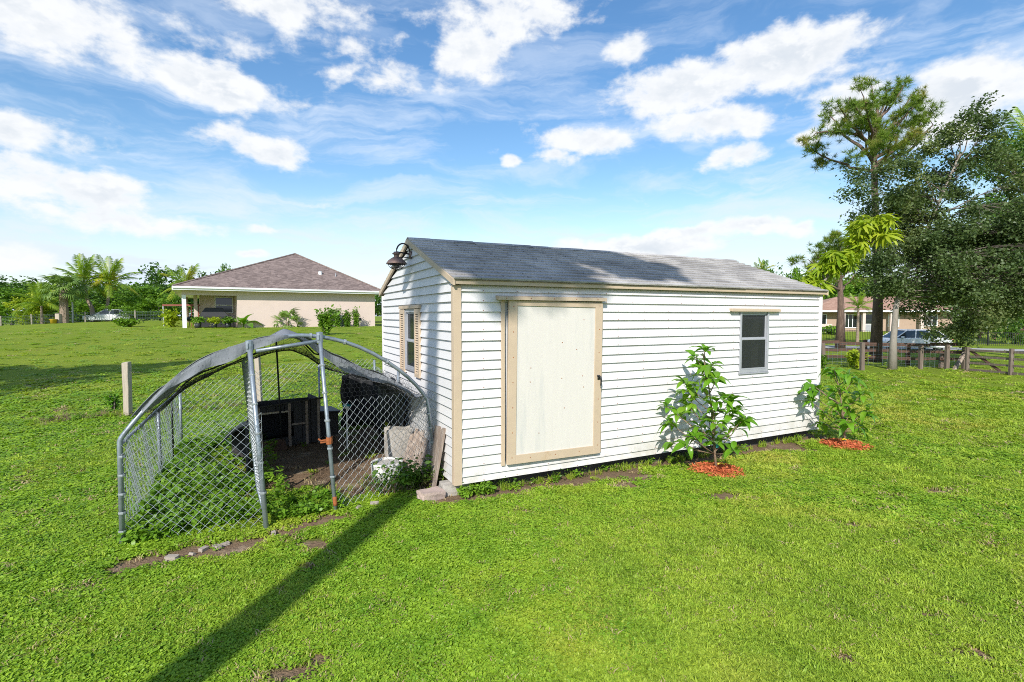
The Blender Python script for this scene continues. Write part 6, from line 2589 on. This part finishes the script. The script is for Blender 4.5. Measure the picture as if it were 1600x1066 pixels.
g0, g1p = G(1509, 580), G(1577, 586)
gt = thing('farm_gate', 'weathered wooden farm gate with diagonal brace at the right edge', 'gate', g0)
gd = g1p - g0
for z, th in ((.74, .07), (.52, .07), (.30, .07), (.06, .08)):
    MB().par(Vector((0, 0, z - th / 2)), gd * 1.42, (0, .035, 0), (0, 0, th)).build('rail', M['fencewood'], gt)
mb = MB()
mb.par(Vector((.05, -.036, .72)), (gd.x * .75, gd.y * .75, -.66), (0, .034, 0), (.02, 0, .08))
mb.build('brace', M['redwood'], gt)
for f_, h in ((.0, .84), (1.0, .86)):
    mb = MB()
    q = gd * f_
    mb.par(q + Vector((-.05, -.075, -.12)), (.11, 0, 0), (0, .07, 0), (0, 0, h + .12))
    mb.build('post', M['fencewood'], gt)

# black iron fence beyond the lane
ia, ib = A_base(1262, 532, 50), A_base(1680, 548, 41)
ir = thing('iron_fence', 'black iron picket fence beyond the lane', 'fence', ia)
d = ib - ia
L_ = d.length
pk = MB()
n = int(L_ / .13)
for k in range(n):
    p = d * (k / n)
    zt = TZ(ia.x + p.x, ia.y + p.y) - ia.z
    pk.tube([Vector((p.x, p.y, zt)), Vector((p.x, p.y, zt + 1.15))], .014, 3, cap=False)
tag(pk.build('pickets', M['black'], ir), kind='stuff')
n = int(L_ / 2.4)
for k in range(n + 1):
    p = d * (k / n)
    zt = TZ(ia.x + p.x, ia.y + p.y) - ia.z
    MB().box(p.x - .04, p.x + .04, p.y - .04, p.y + .04, zt - .2, zt + 1.3).build('post', M['black'], ir)
    if k < n:
        q = d * ((k + 1) / n)
        zq = TZ(ia.x + q.x, ia.y + q.y) - ia.z
        for z in (.15, 1.08):
            MB().par(Vector((p.x, p.y, zt + z)), Vector((q.x - p.x, q.y - p.y, zq - zt)), (0, .03, 0), (0, 0, .035)).build('rail', M['black'], ir)

# far ranch rail and blue tarpaulin
ja, jb = A_base(1530, 530, 52), A_base(1625, 532, 50)
jr = thing('ranch_rail', 'brown timber rail fence beyond the black fence on the right', 'fence', ja)
d = jb - ja
for k in range(5):
    p = d * (k / 4)
    MB().box(p.x - .1, p.x + .1, p.y - .1, p.y + .1, -.3, 1.15).build('post', M['redwood'], jr)
for z in (.95, .5):
    MB().par((0, -.14, z), d, (0, .035, 0), (0, 0, .14)).build('rail', M['redwood'], jr)
bt = A_base(1538, 520, 56)
bm = bmesh.new()
bmesh.ops.create_grid(bm, x_segments=14, y_segments=6, size=.5)
for v in bm.verts:
    v.co = Vector((v.co.x * 3.6, v.co.y * 1.6, .75 + .25 * mnoise.noise(v.co * 3) - 1.6 * max(0, abs(v.co.x) - .42) - .9 * max(0, abs(v.co.y) - .36)))
me = bpy.data.meshes.new('tarpaulin')
bm.to_mesh(me)
bm.free()
me.materials.append(mat('blue_tarpaulin', (.03, .14, .33), .5, .2, 3))
o = link('tarpaulin', me, None, bt + Vector((1.6, 0, 0)))
o.modifiers.new('solid', 'SOLIDIFY').thickness = .02
tag(o, 'blue tarpaulin over a low pile beyond the ranch rail', 'tarpaulin')

# ------------------------------------------------------------------ house with terracotta roof
h2 = A_base(1262, 519, 62)
h2.z = TZ(h2.x + 5, 62) - .05
H2 = thing('brick_house', 'low tan house with terracotta roof across the lane', 'house', h2, R(-6))
hip_roof(17.5, 9.0, 2.55, (5.4, 4.5), (12.5, 4.5), 1.75, 0, M['roof2'], H2)
f = MB()
f.box(-.03, 17.53, -.05, -.002, 2.42, 2.62)
f.box(-.05, -.002, 0, 9, 2.42, 2.62)
f.build('fascia', M['whitetrim'], H2)
w = MB()
w.box(.5, 17, 1.2, 1.4, -.5, 2.54)
w.box(.5, .7, 1.4, 8.5, -.5, 2.54)
w.box(16.8, 17, 1.4, 8.5, -.5, 2.54)
w.box(.7, 16.8, 8.3, 8.5, -.5, 2.54)
w.build('wall', M['stucco2'], H2)
for x in (4.2, 6.5, 9.6, 13.0):
    MB().box(x - .16, x + .16, .2, .52, -.5, 2.54).build('porch_column', M['stucco'], H2)
for (x0, x1, z0, z1, np_) in ((4.75, 6.15, .55, 2.1, 3), (9.8, 10.9, .7, 2.1, 2), (1.3, 2.6, .8, 2.1, 2), (13.6, 15.2, .8, 2.1, 3)):
    wn = thing('window', None, None, (x0, 1.2, z0))
    wn.parent = H2
    ww, hh_ = x1 - x0, z1 - z0
    fr = MB()
    fr.box(-.09, 0, -.06, -.002, -.09, hh_ + .09)
    fr.box(ww, ww + .09, -.06, -.002, -.09, hh_ + .09)
    fr.box(.0, ww, -.06, -.002, -.09, 0)
    fr.box(.0, ww, -.06, -.002, hh_, hh_ + .09)
    for k in range(1, np_):
        fr.box(ww * k / np_ - .035, ww * k / np_ + .035, -.05, -.003, 0, hh_)
    fr.build('window_frame', M['whitetrim'], wn)
    for k in range(np_):
        MB().box(ww * k / np_ + (.0 if k == 0 else .036), ww * (k + 1) / np_ - (.0 if k == np_ - 1 else .036), -.02, -.004, 0, hh_).build('pane', M['darkglass'], wn)
dr = thing('front_door', None, None, (6.95, 1.2, 0))
dr.parent = H2
fr = MB()
fr.box(0, .12, -.08, -.003, 0, 2.25)
fr.box(.95, 1.07, -.08, -.003, 0, 2.25)
fr.box(.121, .949, -.08, -.003, 2.12, 2.25)
fr.box(.121, .949, -.08, -.003, 0, .12)
fr.box(.121, .949, -.07, -.003, .9, .98)
fr.build('door_frame', M['whitetrim'], dr)
MB().box(.121, .949, -.03, -.004, .981, 2.119).build('pane', M['darkglass'], dr)
MB().box(.121, .949, -.03, -.004, .121, .899).build('pane', M['alu'], dr)
MB().box(-.45, -.005, -.03, -.004, .1, 2.1).build('side_light', M['darkglass'], dr)
lf_ = thing('low_fence', 'pale low board fence left of the terracotta roofed house', 'fence', A_base(1262, 520, 60))
for k in range(9):
    MB().box(k * .32, k * .32 + .29, 0, .03, -.1, .95).build('board', M['stucco'], lf_)

# ------------------------------------------------------------------ old posts and the wire fence on the left
def old_post(label, px, base, top, wd, m, lean):
    p = G(px, base)
    h = HC - (top - 493.3) / F_PX * p.y - p.z
    g = random.Random(px)
    mb = MB()
    n = 5
    ring = []
    for k in range(n + 1):
        z = -.2 + (h + .2) * k / n
        ring.append([Vector((sx * wd / 2 * g.uniform(.88, 1.05) + lean * z, sy * wd / 2 * g.uniform(.88, 1.05), z + (g.uniform(-.02, .02) if k == n else 0))) for sx, sy in ((-1, -1), (1, -1), (1, 1), (-1, 1))])
    vs = [v for r_ in ring for v in r_]
    fs = [(3, 2, 1, 0), tuple(n * 4 + k for k in range(4))]
    for k in range(n):
        for j in range(4):
            fs.append((k * 4 + j, k * 4 + (j + 1) % 4, k * 4 + 4 + (j + 1) % 4, k * 4 + 4 + j))
    mb.add(vs, fs)
    o = mb.build('old_post', m, None, False, p, bevel=.006)
    return tag(o, label, 'post', 'lone weathered fence posts')


old_post('lone weathered square post standing in the lawn left of the kennel', 200, 650, 567, .115, M['palewood'], .012)
old_post('pale weathered post seen through the kennel door opening', 406, 632, 558, .10, M['palewood'], -.03)
old_post('weathered post behind the dark back corner of the kennel', 566, 618, 578, .10, M['greywood'], .0)
lb = A_base(2, 516, 56)
lfn = thing('wire_fence', 'low wire fence on grey posts along the left lawn edge', 'fence', lb)
prev = None
wires = MB()
for i, px in enumerate((-40, 2, 50, 134, 212, 262)):
    p = A_base(px, 515, 56 - .04 * i * i) - lb
    MB().tube([p + Vector((0, 0, -.2)), p + Vector((0, 0, 1.12))], .07, 6).build('post', M['palewood'], lfn)
    if prev is not None:
        for k in range(7):
            wires.tube([prev + Vector((0, -.07, .1 + .155 * k)), p + Vector((0, -.07, .1 + .155 * k))], .012, 3, cap=False)
        n = int((p - prev).length / .3)
        for k in range(n):
            q = prev.lerp(p, k / n)
            wires.tube([q + Vector((0, -.07, .05)), q + Vector((0, -.07, 1.05))], .010, 3, cap=False)
    prev = p
tag(wires.build('wires', M['galv'], lfn), kind='stuff')
p = A_base(92, 514, 53.5)
tag(MB().par((-.22, -.2, -.2), (.44, 0, 0), (0, .4, 0), (.02, 0, 1.2)).build('timber_stump', M['palewood'], None, False, p, bevel=.03), 'short stout timber post beside the cabbage palm', 'post')
p = A_base(114, 508, 55)
tag(MB().tube([(0, 0, -.2), (.05, 0, 2.2)], .07, 6).build('pipe_pole', M['alu'], None, False, p), 'thin tall grey pole between the palms', 'pole')
p = A_base(84, 515, 53)
yt = thing('tub', 'yellow plastic tub on the grass beside the cabbage palm', 'tub', p)
MB().lathe([(0, 0), (.24, 0), (.30, .40), (.33, .42), (.33, .45), (.28, .44), (.23, .05), (0, .05)], 14).build('body', mat('yellow_plastic', (.55, .36, .03), .5), yt, smooth=True)
